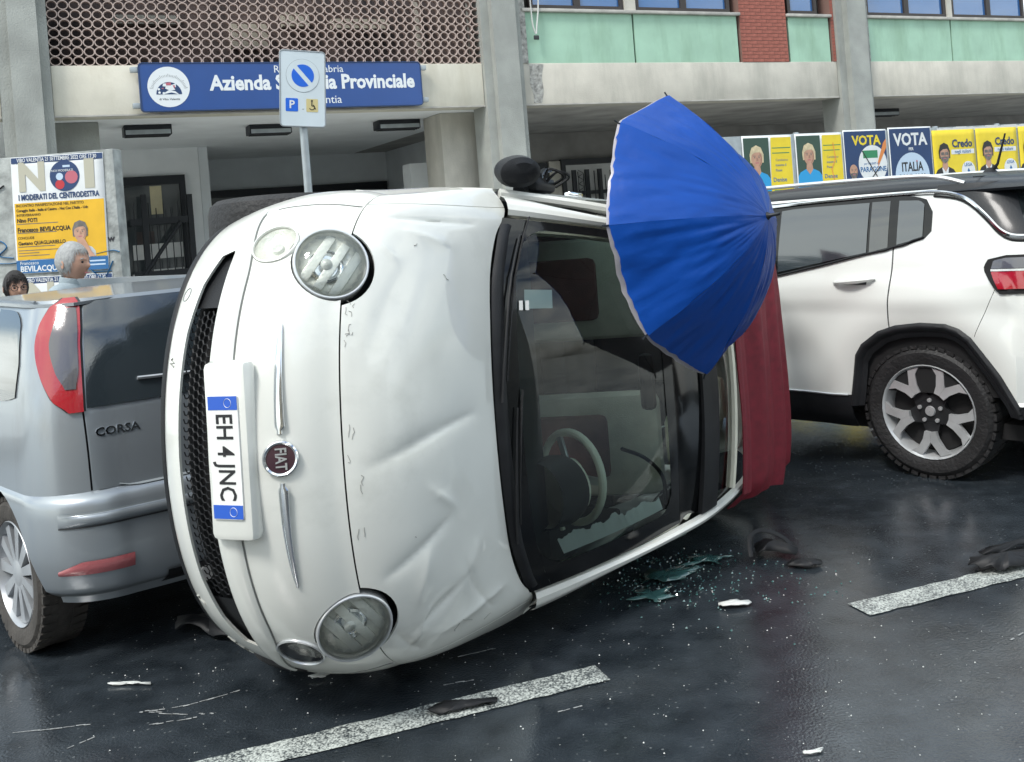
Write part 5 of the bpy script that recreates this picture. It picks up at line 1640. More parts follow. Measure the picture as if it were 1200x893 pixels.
# tailgate pressing: lower panel, ledge and rub strips
tg_ = CK.patch([(.665, -.63, .63), (.70, -.645, .645), (.80, -.648, .648), (.945, -.648, .648)], 40, 12, .004).build('tailgate', 'silver_blue', cs)
shell(tg_, .004)
lg = MB().grid(lambda u, v: CBp.pt(-.50 + 1.06 * u, .66 + .012 * v + .02 * smooth01((abs(-.5 + 1.06 * u) - .5) / .1), .012 - .02 * v), 30, 3).build('bumper_ledge', 'galvanised', cs)
rs_ = MB().grid(lambda u, v: CBp.pt(-.50 + 1.30 * u, .552 + .045 * v, .003 + .014 * math.sin(PI * v) ** .6 * min(1, 12 * u, 12 * (1 - u))), 50, 8).build('rub_strip', 'silver_blue', cs)
MB().grid(lambda u, v: CBp.pt(-.49 + 1.28 * u, .595 + .006 * v, .014), 50, 1).build('strip_highlight', 'galvanised', rs_)
MB().grid(lambda u, v: CBp.pt(-.50 + 1.30 * u, .545 + .006 * v, .004), 50, 1).build('strip_gap', 'dark_trim', rs_)
for sg in (-1, 1):
    MB().grid(lambda u, v: CBp.pt(sg * (.54 + .27 * u), .372 + .050 * v * (.35 + .65 * min(1, 3 * (1 - u))) - .02 * u * 0, .004 + .004 * math.sin(PI * v)), 16, 5).build('bumper_reflector', 'clear_red', cs)
MB().grid(lambda u, v: CBp.pt(-.42 + .84 * u, .262 + .06 * v, .010), 20, 3).build('bumper_valance', 'black_plastic', cs)
# tail lights around the rear corners
TLr = [(.955, .652, .70), (1.00, .648, .75), (1.10, .638, .785), (1.20, .625, .79), (1.28, .608, .755), (1.345, .595, .695), (1.372, .60, .640)]
for sg in (-1, 1):
    base = CK.patch([(z, sg * (a - .008), sg * (b + .010)) for z, a, b in TLr], 10, 24, .003).build('tail_light', 'dark_trim', cs)
    CK.patch([(z, sg * a, sg * b) for z, a, b in TLr], 14, 30, .014).build('red_lens', 'red_lens', base)
    CK.patch([(1.04, sg * .665, sg * .70), (1.10, sg * .648, sg * .722), (1.20, sg * .634, sg * .728), (1.28, sg * .618, sg * .695), (1.335, sg * .608, sg * .65)], 10, 20, .018).build('clear_lens', 'smoke_lens', base)
# rear window, side windows
rw = CK.patch([(.965, -.640, .640), (1.10, -.625, .625), (1.25, -.605, .605), (1.352, -.582, .582)], 30, 16, .005).build('rear_window', 'privacy_glass_wet', cs)
MB().tube([CK.pt(-.35 + .8 * k / 12, 1.012 + .035 * k / 12, .014) for k in range(13)], .007, 5).build('rear_wiper', 'alloy_dull', rw)
for sg in (-1, 1):
    qw = CK.xpatch([(.42, 1.01, 1.13), (.47, 1.0, 1.27), (.56, .99, 1.325), (.76, .985, 1.335)], 12, 10, .005, sg).build('quarter_window', 'privacy_glass', cs)
    CK.xpatch([(.80, .985, 1.335), (1.3, .97, 1.345), (2.0, .95, 1.34), (2.25, .94, 1.28), (2.6, .93, 1.05), (2.75, .925, .95)], 30, 10, .005, sg).build('door_window', 'privacy_glass', cs)
    MB().tube([CK.side(.40 + .5 * t, 1.36 + .01 * t, .006, sg) for t in [k / 6 for k in range(7)]] , .008, 5).build('window_strip', 'silver_blue', qw)
    MB().tube([CK.side(.78, .98 - .5 * k / 8, .001, sg) for k in range(9)], .003, 4).build('door_seam', 'void', cs)
    wheel(cs, .62, sg * .70, .30, .30, .185, .205, sg, 'multi', 'rubber_dusty')
    wheel(cs, 3.10, sg * .70, .30, .30, .185, .205, sg, 'multi', 'rubber_dusty')
# roof and bonnet
def cs_roof(u, v):
    x = .235 + 2.1 * v
    w = .72 - .04 * smooth01((v - .6) / .4)
    if v < .12: w -= .10 * (1 - v / .12) ** 2
    y = -w + 2 * w * u
    z = 1.352 + .010 * smooth01(v / .3) + .014 * (1 - (y / w) ** 2) - .05 * smooth01((v - .45) / .55)
    return Vector((x, y, z))
rf = MB().grid(cs_roof, 30, 36).build('roof', 'silver_blue', cs); shell(rf, .012)
MB().grid(lambda u, v: Vector((2.33 + .62 * v, (-.66 - .06 * v) * (1 - 2 * u), 1.305 - .34 * v + .04 * math.sin(PI * v))), 16, 10).build('windscreen', 'privacy_glass', cs)
MB().grid(lambda u, v: Vector((2.93 + .80 * v, (-.74 + .06 * v) * (1 - 2 * u), .965 - .28 * v * v + .02 * (1 - (2 * u - 1) ** 2))), 16, 10).build('bonnet', 'silver_blue', cs)
MB().grid(lambda u, v: Vector((3.60 + .22 * math.sin(PI * u), (-.80 + 1.6 * u), .25 + .5 * v - .0)), 16, 8).build('front_bumper', 'silver_blue', cs)
MB().box(.35, 3.5, -.68, .68, .20, .26).build('underbody', 'black_plastic', cs)
MB().tube([(.02, .28, .27), (.5, .28, .25)], .028, 10).build('exhaust_pipe', 'satin', cs)
# badge lettering on the tailgate
bpos = CK.pt(.545, .872, .0065)
bx = (CK.pt(.45, .872, 0) - CK.pt(.60, .872, 0)).normalized()
bz_ = Vector((bx.y, -bx.x, 0)) * -1
Mb = Matrix(((bx.x, 0, bz_.x, bpos.x), (bx.y, 0, bz_.y, bpos.y), (0, 1, 0, bpos.z), (0, 0, 0, 1)))
if bz_.x > 0: Mb = Matrix(((bx.x, 0, -bz_.x, bpos.x), (bx.y, 0, -bz_.y, bpos.y), (0, 1, 0, bpos.z), (0, 0, 0, 1)))
text('lettering', 'CORSA', .043, 'chrome', cs, Mb, sx=1.15, bold=.015, ext=.003)
MB().lathe([(.045, 0), (.05, .006), (.042, .010), (.04, .002)], 28, frame(CK.pt(0, .83, .008), (-1, 0, 0), (0, 1, 0))).build('tailgate_badge', 'chrome', cs)

# ------------------------------------------------------------------ white sport utility car at the right
jp = empty('parked_suv', (3.338, 5.355, 0), HEAD)
T(jp, 'white sport utility car with black roof and five spoke wheels, parked right of the umbrella', 'car')
def jb(x, z):
    d = math.hypot(x - .88, (z - .42) * 1.05)
    b = .030 * math.exp(-((d - .50) / .13) ** 2)
    b += .014 * smooth01((z - .86) / .10) * (1 - smooth01((z - 1.0) / .12))
    b -= .022 * math.exp(-((z - .62) / .13) ** 2) * smooth01((x - 1.35) / .25)
    return b
JK = Skin([(.24, .86, .10, .26), (.38, .885, .06, .28), (.60, .895, .03, .30), (.90, .895, .035, .30), (1.04, .89, .06, .30), (1.15, .875, .10, .29), (1.30, .835, .17, .28), (1.42, .795, .25, .27), (1.50, .765, .31, .26), (1.535, .745, .34, .26)], jb)
JX = 4.15
def jbody(u, v):
    z = .40 + 1.115 * v
    am = JK.a_of(JX, z)
    return JK.pt(-am + 2 * am * u, z)
ARC = [(1.30, .36), (1.285, .43), (1.24, .645), (1.20, .705), (1.10, .778), (1.0, .812), (.865, .828), (.73, .824), (.66, .80), (.606, .757), (.475, .570), (.39, .41), (.375, .36)]
def arcpoly(dr):
    out = []
    for x, z in ARC:
        d = Vector((x - .86, z - .38)); L = d.length
        out.append((.86 + d.x * (L + dr) / L, .38 + d.y * (L + dr) / L))
    return out
cutp = arcpoly(-.012)
cutp = [(cutp[0][0], .1)] + cutp + [(cutp[-1][0], .1)]
jw = MB().grid(jbody, 330, 60).build('body', 'white_paint', jp)
acut = [MB().prism(cutp, -1.3, 1.3, 'y'), arch(3.52, .38, .43)]
shell(jw, .012, acut + [vcut(JK, lambda z: JK.a_of(1.005 + .03 * smooth01((1.2 - z) / .4), z), .74, 1.225, .008), vcut(JK, lambda z: JK.a_of(.475 + .115 * (1.0 - z) / .24, z), .76, 1.0, .0035), vcut(JK, lambda z: JK.a_of(2.02, z), .42, 1.1, .007)])
MB().grid(lambda u, v: JK.pt(JK.a_of(.45 + 2.6 * u, .45 + v), .45 + .95 * v, -.03), 20, 8).build('inner_liner', 'void', jp)
# black cladding: arches, sills, bumper foot
def arch_clad(u, v):
    k = u * (len(ARC) - 1)
    i = min(int(k), len(ARC) - 2); t = k - i
    o = arcpoly(0.0); inn_ = arcpoly(-.075)
    a = Vector(o[i]).lerp(Vector(o[i + 1]), t); b = Vector(inn_[i]).lerp(Vector(inn_[i + 1]), t)
    p = a.lerp(b, v)
    return JK.side(p.x, p.y, .004 + .016 * math.sin(PI * min(1, v * 1.6)) - .03 * max(0, v - .75))
ac = MB().grid(arch_clad, 96, 8).build('arch_cladding', 'black_plastic', jp)
fr_a = MB().lathe([(.43, .90), (.50, .905), (.50, .88)], 40, frame((3.52, 0, .38), (0, 1, 0))); fr_a.build('arch_cladding', 'black_plastic', jp)
def jsill(u, v):
    z = .235 + .185 * v
    am = JK.a_of(JX, max(z, .25)); 
    return JK.pt(-am + 2 * am * u, z, .010 - .05 * smooth01((.31 - z) / .1))
js = MB().grid(jsill, 200, 10).build('lower_cladding', 'black_plastic', jp)
shell(js, .012, [MB().prism(cutp, -1.3, 1.3, 'y'), arch(3.52, .38, .43)])
js = split_loose(js)
MB().tube([JK.side(1.30 + .9 * k / 10, .422, .014) for k in range(11)], .006, 5).build('sill_strip', 'satin', js)
# wheel well liner
MB().prism([(x, z) for x, z in arcpoly(.02)], .30, .62, 'y').build('wheel_well', 'void', jp)
# glasshouse: black band, panes
dl = JK.xpatch([(.80, 1.30, 1.40), (.83, 1.265, 1.462), (.92, 1.235, 1.487), (1.05, 1.210, 1.492), (1.5, 1.125, 1.487), (1.9, 1.06, 1.475), (2.35, 1.0, 1.44), (2.8, .985, 1.24), (3.0, .985, 1.05)], 60, 10, .004).build('window_surround', 'frit', jp)
def lpatch(rows, nu, nv, off):
    x0, x1 = rows[0][0], rows[-1][0]
    def fn(u, v):
        x = x0 + (x1 - x0) * u
        a, b = lin(rows, x)
        return JK.side(x, a + (b - a) * v, off)
    return MB().grid(fn, nu, nv)
pan = lpatch([(.845, 1.275, 1.44), (.87, 1.262, 1.462), (.985, 1.235, 1.468)], 8, 8, .008).build('quarter_pane', 'privacy_glass_wet', dl)
lpatch([(1.035, 1.222, 1.470), (1.14, 1.200, 1.470)], 4, 8, .006).build('door_fixed_pane', 'privacy_glass', dl)
lpatch([(1.155, 1.20, 1.468), (1.5, 1.140, 1.466), (1.62, 1.118, 1.462), (1.70, 1.105, 1.455)], 14, 8, .008).build('rear_door_pane', 'privacy_glass_wet', dl)
lpatch([(1.82, 1.09, 1.455), (2.3, 1.02, 1.43), (2.7, 1.0, 1.28)], 14, 8, .008).build('front_door_pane', 'privacy_glass', dl)
MB().tube([JK.side(x, lerp_tab([(.85, 1.268), (.95, 1.232), (1.05, 1.208), (1.5, 1.123), (1.9, 1.058)], x)[0], .009) for x in [.84 + 1.06 * k / 20 for k in range(21)]], .006, 5).build('window_seal', 'black_plastic', dl)
# chrome line over the doors, dropping round the rear pillar
ch = [(2.3, 1.455), (1.7, 1.486), (1.3, 1.498), (1.0, 1.503), (.80, 1.500), (.68, 1.478), (.60, 1.435), (.52, 1.36), (.455, 1.29), (.40, 1.258), (.33, 1.25)]
MB().tube([JK.side(x, z, .012) for x, z in cr(ch, 4)], .0085, 6, flat=1.2).build('chrome_strip', 'chrome', jp)
MB().tube([JK.side(x, z - .020, .006) for x, z in cr(ch[4:], 4)], .006, 5).build('strip_seal', 'void', jp)
# black rear pillar and rear window above the chrome line
def rblack(u, v):
    x = .335 + .45 * u
    zl = lerp_tab([(.30, 1.262), (.40, 1.268), (.455, 1.302), (.52, 1.372), (.60, 1.447), (.68, 1.488), (.80, 1.512)], x)[0]
    zh = 1.533
    z = zl + (zh - zl) * v
    return JK.side(x, z, .006)
MB().grid(rblack, 24, 8).build('rear_pillar_cover', 'black_paint', jp)
def rglass(u, v):
    z = 1.262 + .262 * v
    a1 = JK.a_of(.335 + .10 * v, z)
    return JK.pt(-a1 + 2 * a1 * u, z, .007)
MB().grid(rglass, 30, 10).build('rear_window', 'privacy_glass', jp)
# roof, spoiler, rails, aerial
def jroof(u, v):
    x = .28 + 2.25 * v
    w = .782 - .02 * v
    y = -w + 2 * w * u
    z = 1.545 + .030 * smooth01(v / .35) + .02 * (1 - (y / w) ** 2) - .035 * smooth01((v - .65) / .35)
    z += (1.497 - z) * abs(y / w) ** 9
    return Vector((x, y, z))
jr = MB().grid(jroof, 60, 40).build('roof', 'black_paint', jp); shell(jr, .015)
MB().tube([(.62, y, 1.5635) for y in (-.70, -.3, .3, .70)], .003, 4).build('spoiler_seam', 'void', jr)
sp_ = MB().grid(lambda u, v: Vector((.20 + .16 * v, -.66 + 1.32 * u, 1.495 + .055 * v)), 16, 4).build('spoiler', 'black_paint', jp); shell(sp_, .02)
for sg in (-1, 1):
    rl = [(.66, sg * .715, 1.535), (.80, sg * .715, 1.578), (1.0, sg * .715, 1.594), (1.7, sg * .71, 1.600), (2.3, sg * .70, 1.588), (2.55, sg * .695, 1.54)]
    MB().tube(cr(rl, 6), .013, 8, flat=.9).build('roof_rail', 'satin', jp)
MB().tube([(.80, 0, 1.585), (.755, 0, 1.63), (.70, 0, 1.80)], [.016, .008, .005], 8).build('aerial', 'black_plastic', jp)
MB().lathe([(.05, 0), (.03, .02), (.012, .035)], 16, Matrix.Translation((.80, 0, 1.578))).build('aerial_base', 'black_plastic', jp)
# handle
hn = MB().tube([JK.side(1.10 + .24 * k / 10, 1.060 - .018 * k / 10, .008 + .030 * math.sin(PI * k / 10) ** .5) for k in range(11)], [.008 + .010 * math.sin(PI * k / 10) for k in range(11)], 8)
ho = hn.build('door_handle', 'white_paint', jp)
MB().grid(lambda u, v: JK.side(1.15 + .13 * u, 1.028 + .02 * v, .002), 6, 2).build('handle_recess', 'dark_trim', ho)
# tail light
TL2 = [(.975, .40, .45), (1.0, .38, .475), (1.05, .33, .505), (1.10, .28, .53), (1.145, .26, .512), (1.165, .26, .42)]
def jtl(rows, off, nu=14, nv=10):
    def fn(u, v):
        z = rows[0][0] + (rows[-1][0] - rows[0][0]) * v
        x0, x1 = lin(rows, z)
        a0, a1 = JK.a_of(x1, z), JK.a_of(.29, z) - .12
        return JK.pt(a0 + (a1 - a0) * u, z, off)
    return MB().grid(fn, nu, nv)
tl_ = jtl(TL2, .010).build('tail_light', 'void', jp)
jtl([(1.0, .3, .455), (1.05, .3, .478), (1.085, .3, .49), (1.09, .3, .488)], .018).build('red_lens', 'red_lens', tl_)
jtl([(1.10, .3, .49), (1.14, .3, .478), (1.152, .3, .42)], .018).build('clear_lens', 'smoke_lens', tl_)
jtl([(1.088, .3, .49), (1.098, .3, .49)], .021, 10, 2).build('light_bar', 'pale_lens', tl_)
MB().box(.4, 3.9, -.78, .78, .22, .30).build('underbody', 'void', jp)
def jfront(u, v):
    y = -.87 + 1.74 * u
    return Vector((4.10 + .28 * (1 - (y / .87) ** 4) - .05 * v, y, .32 + .62 * v))
MB().grid(jfront, 20, 8).build('front_end', 'white_paint', jp)
MB().grid(lambda u, v: Vector((3.0 + 1.28 * v, (-.82) * (1 - 2 * u), 1.04 - .12 * v ** 2)), 16, 8).build('bonnet', 'white_paint', jp)
MB().grid(lambda u, v: Vector((2.5 + .62 * v, (-.70 - .06 * v) * (1 - 2 * u), 1.535 - .49 * v)), 16, 8).build('windscreen', 'privacy_glass', jp)
for sg in (-1, 1):
    wheel(jp, .88, sg * .775, .350, .350, .225, .247, sg, 'split5')
    wheel(jp, 3.52, sg * .775, .350, .350, .225, .247, sg, 'split5')

# ================================================================== blue umbrella
UC = Vector((.677, 3.976, 1.431)); UA = Vector((.781, -.613, .118)).normalized()
UMx = frame(UC, UA, (0, 0, 1))
um = empty('umbrella', matrix=UMx)
T(um, 'open bright blue umbrella with silver lining leaning against the overturned car', 'umbrella')
UR, UH = .55, .337
def uprof(t): return UH * (1 - t ** 1.75) 
def gore(k, u, v, off=0.0, sc=.075):
    a0 = 2 * PI * k / 8 + R(39.2)
    a = a0 + (2 * PI / 8) * u
    e = math.sin(PI * u)
    t = v
    r = UR * t * (1 - sc * e * t)
    h = uprof(t) - .016 * e * t * (1.15 - t) - .010 * e * t * t
    w = noise.noise(Vector((3 * math.cos(a) * t, 3 * math.sin(a) * t, k * 2.3))) * .016 * e * t + .012 * noise.noise(Vector((9 * u, 5 * t, k * 5.1))) * e ** .5 * t + .008 * noise.noise(Vector((24 * u, 8 * t, k * 3.7))) * t * (1 - .5 * e)
    return Vector((r * math.cos(a), r * math.sin(a), h + w - off))
for k in range(8):
    MB().grid(lambda u, v: gore(k, u, .02 + .98 * v), 28, 30).build('canopy_panel', 'umbrella_blue', um, ang=80)
    MB().grid(lambda u, v: gore(k, u, .03 + .97 * v, .012) + (gore(k, u, 1.0) - gore(k, u, .96)) * (.3 * math.sin(PI * u) * max(0, v - .9) / .1 if k in (1, 2, 4, 5) else 0), 12, 20).build('lining_panel', 'umbrella_silver', um, ang=60)
    a = 2 * PI * k / 8 + R(39.2)
    MB().tube([(UR * t * math.cos(a), UR * t * math.sin(a), uprof(t) - .010) for t in [i / 12 for i in range(13)]] + [(UR * 1.03 * math.cos(a), UR * 1.03 * math.sin(a), uprof(1.0) - .018)], .0035, 5).build('rib', 'iron', um)
    MB().tube([(.012 * math.cos(a), .012 * math.sin(a), .12), (UR * .5 * math.cos(a), UR * .5 * math.sin(a), uprof(.5) - .014)], .0025, 4).build('stretcher', 'satin', um)
MB().tube([(0, 0, UH - .01), (0, 0, -.02)], .006, 8).build('shaft', 'satin', um)
MB().tube([(0, 0, -.02), (0, 0, -.12)], .014, 10).build('handle', 'rubber', um)
MB().lathe([(.020, UH - .012), (.014, UH + .002), (.007, UH + .012), (.006, UH + .045), (.001, UH + .05)], 12).build('ferrule', 'iron', um)
MB().lathe([(.016, .10), (.016, .14), (.008, .142)], 10).build('runner', 'iron', um)

# ================================================================== people behind the hatchback
def person(name, label, loc, rz, height, joints, mats, head):
    """One continuous skinned body; head shape, hair and clothes as children."""
    e = empty(name, loc, rz)
    T(e, label, 'person')
    bm = bmesh.new()
    vs = {}
    me = bpy.data.meshes.new('body')
    names = list(joints.keys())
    me.from_pydata([joints[n][:3] for n in names], [(names.index(a), names.index(b)) for a, b in (
        ('pelvis', 'waist'), ('waist', 'chest'), ('chest', 'neck0'), ('neck0', 'neck1'), ('neck1', 'skull'),
        ('chest', 'shL'), ('shL', 'elL'), ('elL', 'wrL'), ('wrL', 'haL'), ('chest', 'shR'), ('shR', 'elR'), ('elR', 'wrR'), ('wrR', 'haR'),
        ('pelvis', 'hipL'), ('hipL', 'knL'), ('knL', 'anL'), ('anL', 'toL'), ('pelvis', 'hipR'), ('hipR', 'knR'), ('knR', 'anR'), ('anR', 'toR'))], [])
    bm.free()
    o = bpy.data.objects.new('body', me)
    COL.objects.link(o)
    sk = o.modifiers.new('sk', 'SKIN')
    sk.use_smooth_shade = True
    for i, n in enumerate(names):
        r = joints[n][3]
        me.skin_vertices[0].data[i].radius = (r if not isinstance(r, tuple) else r[0], r if not isinstance(r, tuple) else r[1])
        me.skin_vertices[0].data[i].use_root = (n == 'pelvis')
    sb = o.modifiers.new('sub', 'SUBSURF'); sb.levels = 2; sb.render_levels = 2
    bake(o)
    o.data.materials.clear()
    for m_ in mats: o.data.materials.append(M[m_])
    for p in o.data.polygons:
        z = p.center.z; ax = abs(p.center.x)
        nz = joints['neck0'][2]
        if z < .09: i = 3
        elif z < joints['pelvis'][2] + .05 and not (ax > .24): i = 2
        elif z > nz + .015: i = 0
        elif ax > .2 and z < joints['wrL'][2] + .02: i = 0
        else: i = 1
        p.material_index = i
    o.parent = e
    return e
def skeleton(H):
    k = H / 1.70
    J = {'pelvis': (0, 0, .92, .135), 'waist': (0, .0, 1.06, .135), 'chest': (0, .01, 1.26, (.165, .12)), 'neck0': (0, .02, 1.43, .062), 'neck1': (0, .0, 1.49, .055), 'skull': (0, -.005, 1.56, .075),
         'shL': (.19, .02, 1.375, .062), 'elL': (.25, .04, 1.10, .045), 'wrL': (.25, -.03, .86, .032), 'haL': (.24, -.05, .77, .035),
         'shR': (-.19, .02, 1.375, .062), 'elR': (-.25, .04, 1.10, .045), 'wrR': (-.25, -.03, .86, .032), 'haR': (-.24, -.05, .77, .035),
         'hipL': (.10, 0, .86, .095), 'knL': (.11, -.01, .48, .062), 'anL': (.11, .02, .09, .042), 'toL': (.12, -.16, .035, .035),
         'hipR': (-.10, 0, .86, .095), 'knR': (-.11, -.01, .48, .062), 'anR': (-.11, .02, .09, .042), 'toR': (-.12, -.16, .035, .035)}
    def sc(v):
        r = v[3]
        return (v[0] * k, v[1] * k, v[2] * k, tuple(q * k for q in r) if isinstance(r, tuple) else r * k)
    return {n: sc(v) for n, v in J.items()}
def head_mesh(e, c, hh, hair, hairfn, glasses=False):
    """Head facing -y: skull, jaw, nose, brow, ears; hair shell as a child."""
    c = Vector(c)
    def hp(u, v):
        a = 2 * PI * u; b = PI * v
        x = math.sin(b) * math.sin(a); y = -math.sin(b) * math.cos(a); z = math.cos(b)
        sx, sy, sz = .335 * hh, .41 * hh, .5 * hh
        if z < 0:
            t = -z
            sx *= 1 - .30 * t ** 1.3
            if y < 0: sy *= 1 - .04 * t
            else: sy *= 1 - .42 * t
        px, py, pz = x * sx, y * sy, z * sz
        front_ = max(0, -y)
        fc = front_ ** 3
        # nose, brow, eye sockets, lips, chin
        py -= fc * .085 * hh * math.exp(-((x) / .17) ** 2) * math.exp(-((z + .22) / .16) ** 2)
        py -= fc * .03 * hh * math.exp(-((x) / .12) ** 2) * math.exp(-((z + .02) / .2) ** 2)
        py -= fc * .022 * hh * math.exp(-((z - .17) / .09) ** 2)
        for sx_ in (-1, 1): py += fc * .030 * hh * math.exp(-((x - sx_ * .34) / .15) ** 2) * math.exp(-((z - .02) / .09) ** 2)
        py -= fc * .022 * hh * math.exp(-((x) / .25) ** 2) * math.exp(-((z + .52) / .07) ** 2)
        py -= fc * .035 * hh * math.exp(-((x) / .3) ** 2) * math.exp(-((z + .83) / .14) ** 2)
        return c + Vector((px, py, pz))
    hd = MB().grid(hp, 56, 40).build('head', 'skin', e)
    ear = MB()
    for s in (-1, 1):
        ear.lathe([(.001, .012 * hh), (.05 * hh, .03 * hh), (.075 * hh, .02 * hh), (.06 * hh, -.03 * hh), (.02 * hh, -.03 * hh)], 16, frame(c + Vector((s * .335 * hh, .05 * hh, -.02 * hh)), (s, .35, 0), (0, 0, 1)) @ Matrix.Diagonal((1.4, .8, 1, 1)))
    ear.build('ears', 'skin', hd)
    ey = MB()
    for s in (-1, 1):
        ey.lathe([(.001, .035 * hh), (.02 * hh, .03 * hh), (.035 * hh, .012 * hh), (.04 * hh, 0)], 12, frame(c + Vector((s * .125 * hh, -.352 * hh, .015 * hh)), (s * .1, -1, 0), (1, 0, 0)))
    ey.build('eyes', 'print_black', hd)
    MB().tube([c + Vector((x * hh, -.405 * hh + x * x * .9 * hh, -.265 * hh)) for x in (-.1, -.05, 0, .05, .1)], .012 * hh, 5).build('mouth', 'print_pink', hd)
    hs_ = MB()
    def hairp(u, v):
        p = hp(u, v * hairfn(u)) - c
        k = 1.075 + .018 * noise.noise(p * 60)
        return c + Vector((p.x * k, p.y * k + .004, p.z * k + .005))
    hs_.grid(hairp, 56, 22).build('hair', hair, hd)
    rr_ = random.Random(5)
    stn = MB()
    for _ in range(1100):
        u = rr_.random(); v = rr_.random() ** .7 * hairfn(u)
        p0 = hp(u, v) - c
        p1 = hp((u + rr_.uniform(-.015, .015)) % 1, min(.98, v + .10)) - c
        k0 = 1.065 + .015 * rr_.random(); k1 = 1.065 + .025 * rr_.random()
        stn.tube([c + p0 * k0, c + (p0 + p1) * .5 * (k1 + .01), c + p1 * k1], [.0014, .0012, .0004], 3, caps=False)
    stn.build('hair_strands', hair, hd)['kind'] = 'stuff'
    br = MB()
    for s in (-1, 1):
        br.tube([c + Vector((s * x * hh, (-.385 + .6 * (x - .05) ** 2) * hh, (.085 + .01 * math.sin(14 * x)) * hh)) for x in (.05, .1, .15, .2)], .014 * hh, 5)
    br.build('eyebrows', hair, hd)
    if glasses:
        g = MB()
        for s in (-1, 1):
            g.tube([c + Vector(((s * .145 + .095 * math.cos(2 * PI * k / 16)) * hh, -.425 * hh, (.005 + .08 * math.sin(2 * PI * k / 16)) * hh)) for k in range(16)], .010 * hh, 5, closed=True)
            g.tube([c + Vector((s * .24 * hh, -.42 * hh, .02 * hh)), c + Vector((s * .35 * hh, .03 * hh, .03 * hh))], .010 * hh, 5)
        g.tube([c + Vector((-.05 * hh, -.43 * hh, .02 * hh)), c + Vector((.05 * hh, -.43 * hh, .02 * hh))], .010 * hh, 5)
        g.build('glasses', 'print_black', hd)
    return hd
# grey haired man looking to the right
J = skeleton(1.60)
mp = person('person', 'grey haired man in a pale grey shirt standing behind the hatchback, in profile', (-3.18, 7.35, 0), R(78), 1.60, J, ('skin', 'shirt_grey', 'trousers', 'shoe'), None)
hh = .285
def hair_m(u):
    a = abs(((u + .5) % 1) - .5) * 2          # 0 at the face, 1 at the back
    return .30 + .34 * smooth01((a - .22) / .25)
head_mesh(mp, (0, -.015, 1.475), hh, 'hair_grey', hair_m)
col_ = MB().lathe([(.075, -.03), (.082, .0), (.078, .03), (.070, .032)], 20, Matrix.Translation((0, .012, 1.345)) @ Matrix.Rotation(R(12), 4, 'X'))
col_.build('collar', 'shirt_grey', mp)
# second person, dark hair and glasses
J = skeleton(1.42)
wp = person('person', 'dark haired person with glasses at the left edge, seen just above the hatchback roof', (-3.86, 7.9, 0), R(40), 1.42, J, ('skin', 'shirt_dark', 'trousers', 'shoe'), None)
def hair_w(u):
    a = abs(((u + .5) % 1) - .5) * 2
    return .36 + .40 * smooth01((a - .2) / .2)
head_mesh(wp, (0, -.01, 1.315), .25, 'hair_dark', hair_w, True)

# ================================================================== debris on the road
def debris(name, label, pts, h, mat, group='crash debris on the road', cat='debris', jag=0.012, seed=0):
    """Bent plate: outline pts at ground, with thickness and a curl."""
    rnd = random.Random(seed)
    bm = bmesh.new()
    cx = sum(p[0] for p in pts) / len(pts); cy = sum(p[1] for p in pts) / len(pts)
    ring = cr([(p[0], p[1]) for p in pts + [pts[0]]], 3)[:-1]
    vs = []
    for x, y in ring:
        vs.append(bm.verts.new((x + rnd.uniform(-jag, jag) * .4, y + rnd.uniform(-jag, jag) * .4, .006 + h * rnd.uniform(.1, .6))))
    c = bm.verts.new((cx, cy, .006 + h))
    for i in range(len(vs)): bm.faces.new((vs[i], vs[(i + 1) % len(vs)], c))
    bmesh.ops.subdivide_edges(bm, edges=bm.edges[:], cuts=1)
    for v in bm.verts: v.co.z += abs(noise.noise(v.co * 14)) * h * .6
    mb = MB(); mb.frombm(bm)
    o = mb.build(name, mat, None, ang=25)
    md = o.modifiers.new('s', 'SOLIDIFY'); md.thickness = .004; md.offset = 1
    bake(o)
    mat_w = Matrix.Translation((cx, cy, 0))
    o.data.transform(Matrix.Translation((-cx, -cy, 0)))
    o.location = (cx, cy, 0)
    T(o, label, cat, group)
    return o
debris('plastic_flap', 'flat black plastic flap lying on the near white lane line', [(-.385, 3.22), (-.33, 3.275), (-.26, 3.265), (-.17, 3.275), (-.185, 3.24), (-.27, 3.215), (-.34, 3.195)], .016, 'black_plastic', seed=1)
debris('white_scrap', 'small white scrap on the wet road right of the overturned car', [(.66, 3.88), (.70, 3.92), (.755, 3.915), (.79, 3.89), (.75, 3.86), (.69, 3.86)], .012, 'white_scrap', seed=2)
debris('plastic_shard', 'curved black trim piece standing on the road below the red canvas', [(.93, 4.35), (.95, 4.47), (1.02, 4.49), (1.10, 4.40), (1.08, 4.33), (1.0, 4.36)], .06, 'black_plastic', seed=3)
debris('plastic_shard', 'dark shard beside the curved black trim piece', [(1.02, 4.25), (1.07, 4.29), (1.16, 4.27), (1.15, 4.22), (1.07, 4.21)], .02, 'black_plastic', seed=4)
MB_h = MB().tube(cr([(.90, 4.36, .02), (.91, 4.40, .09), (.97, 4.42, .11), (1.05, 4.40, .08), (1.10, 4.37, .02)], 6), .010, 6, flat=.5).build('trim_hoop', 'black_plastic', None)
T(MB_h, 'thin black hoop of trim arching over the black shard', 'debris', 'crash debris on the road')
debris('bumper_fragment', 'dark crumpled piece lying on the far lane line at the right edge', [(1.68, 4.03), (1.74, 4.10), (1.85, 4.12), (2.0, 4.13), (2.05, 4.07), (1.93, 4.02), (1.82, 3.98), (1.75, 3.99)], .05, 'black_plastic', seed=5)
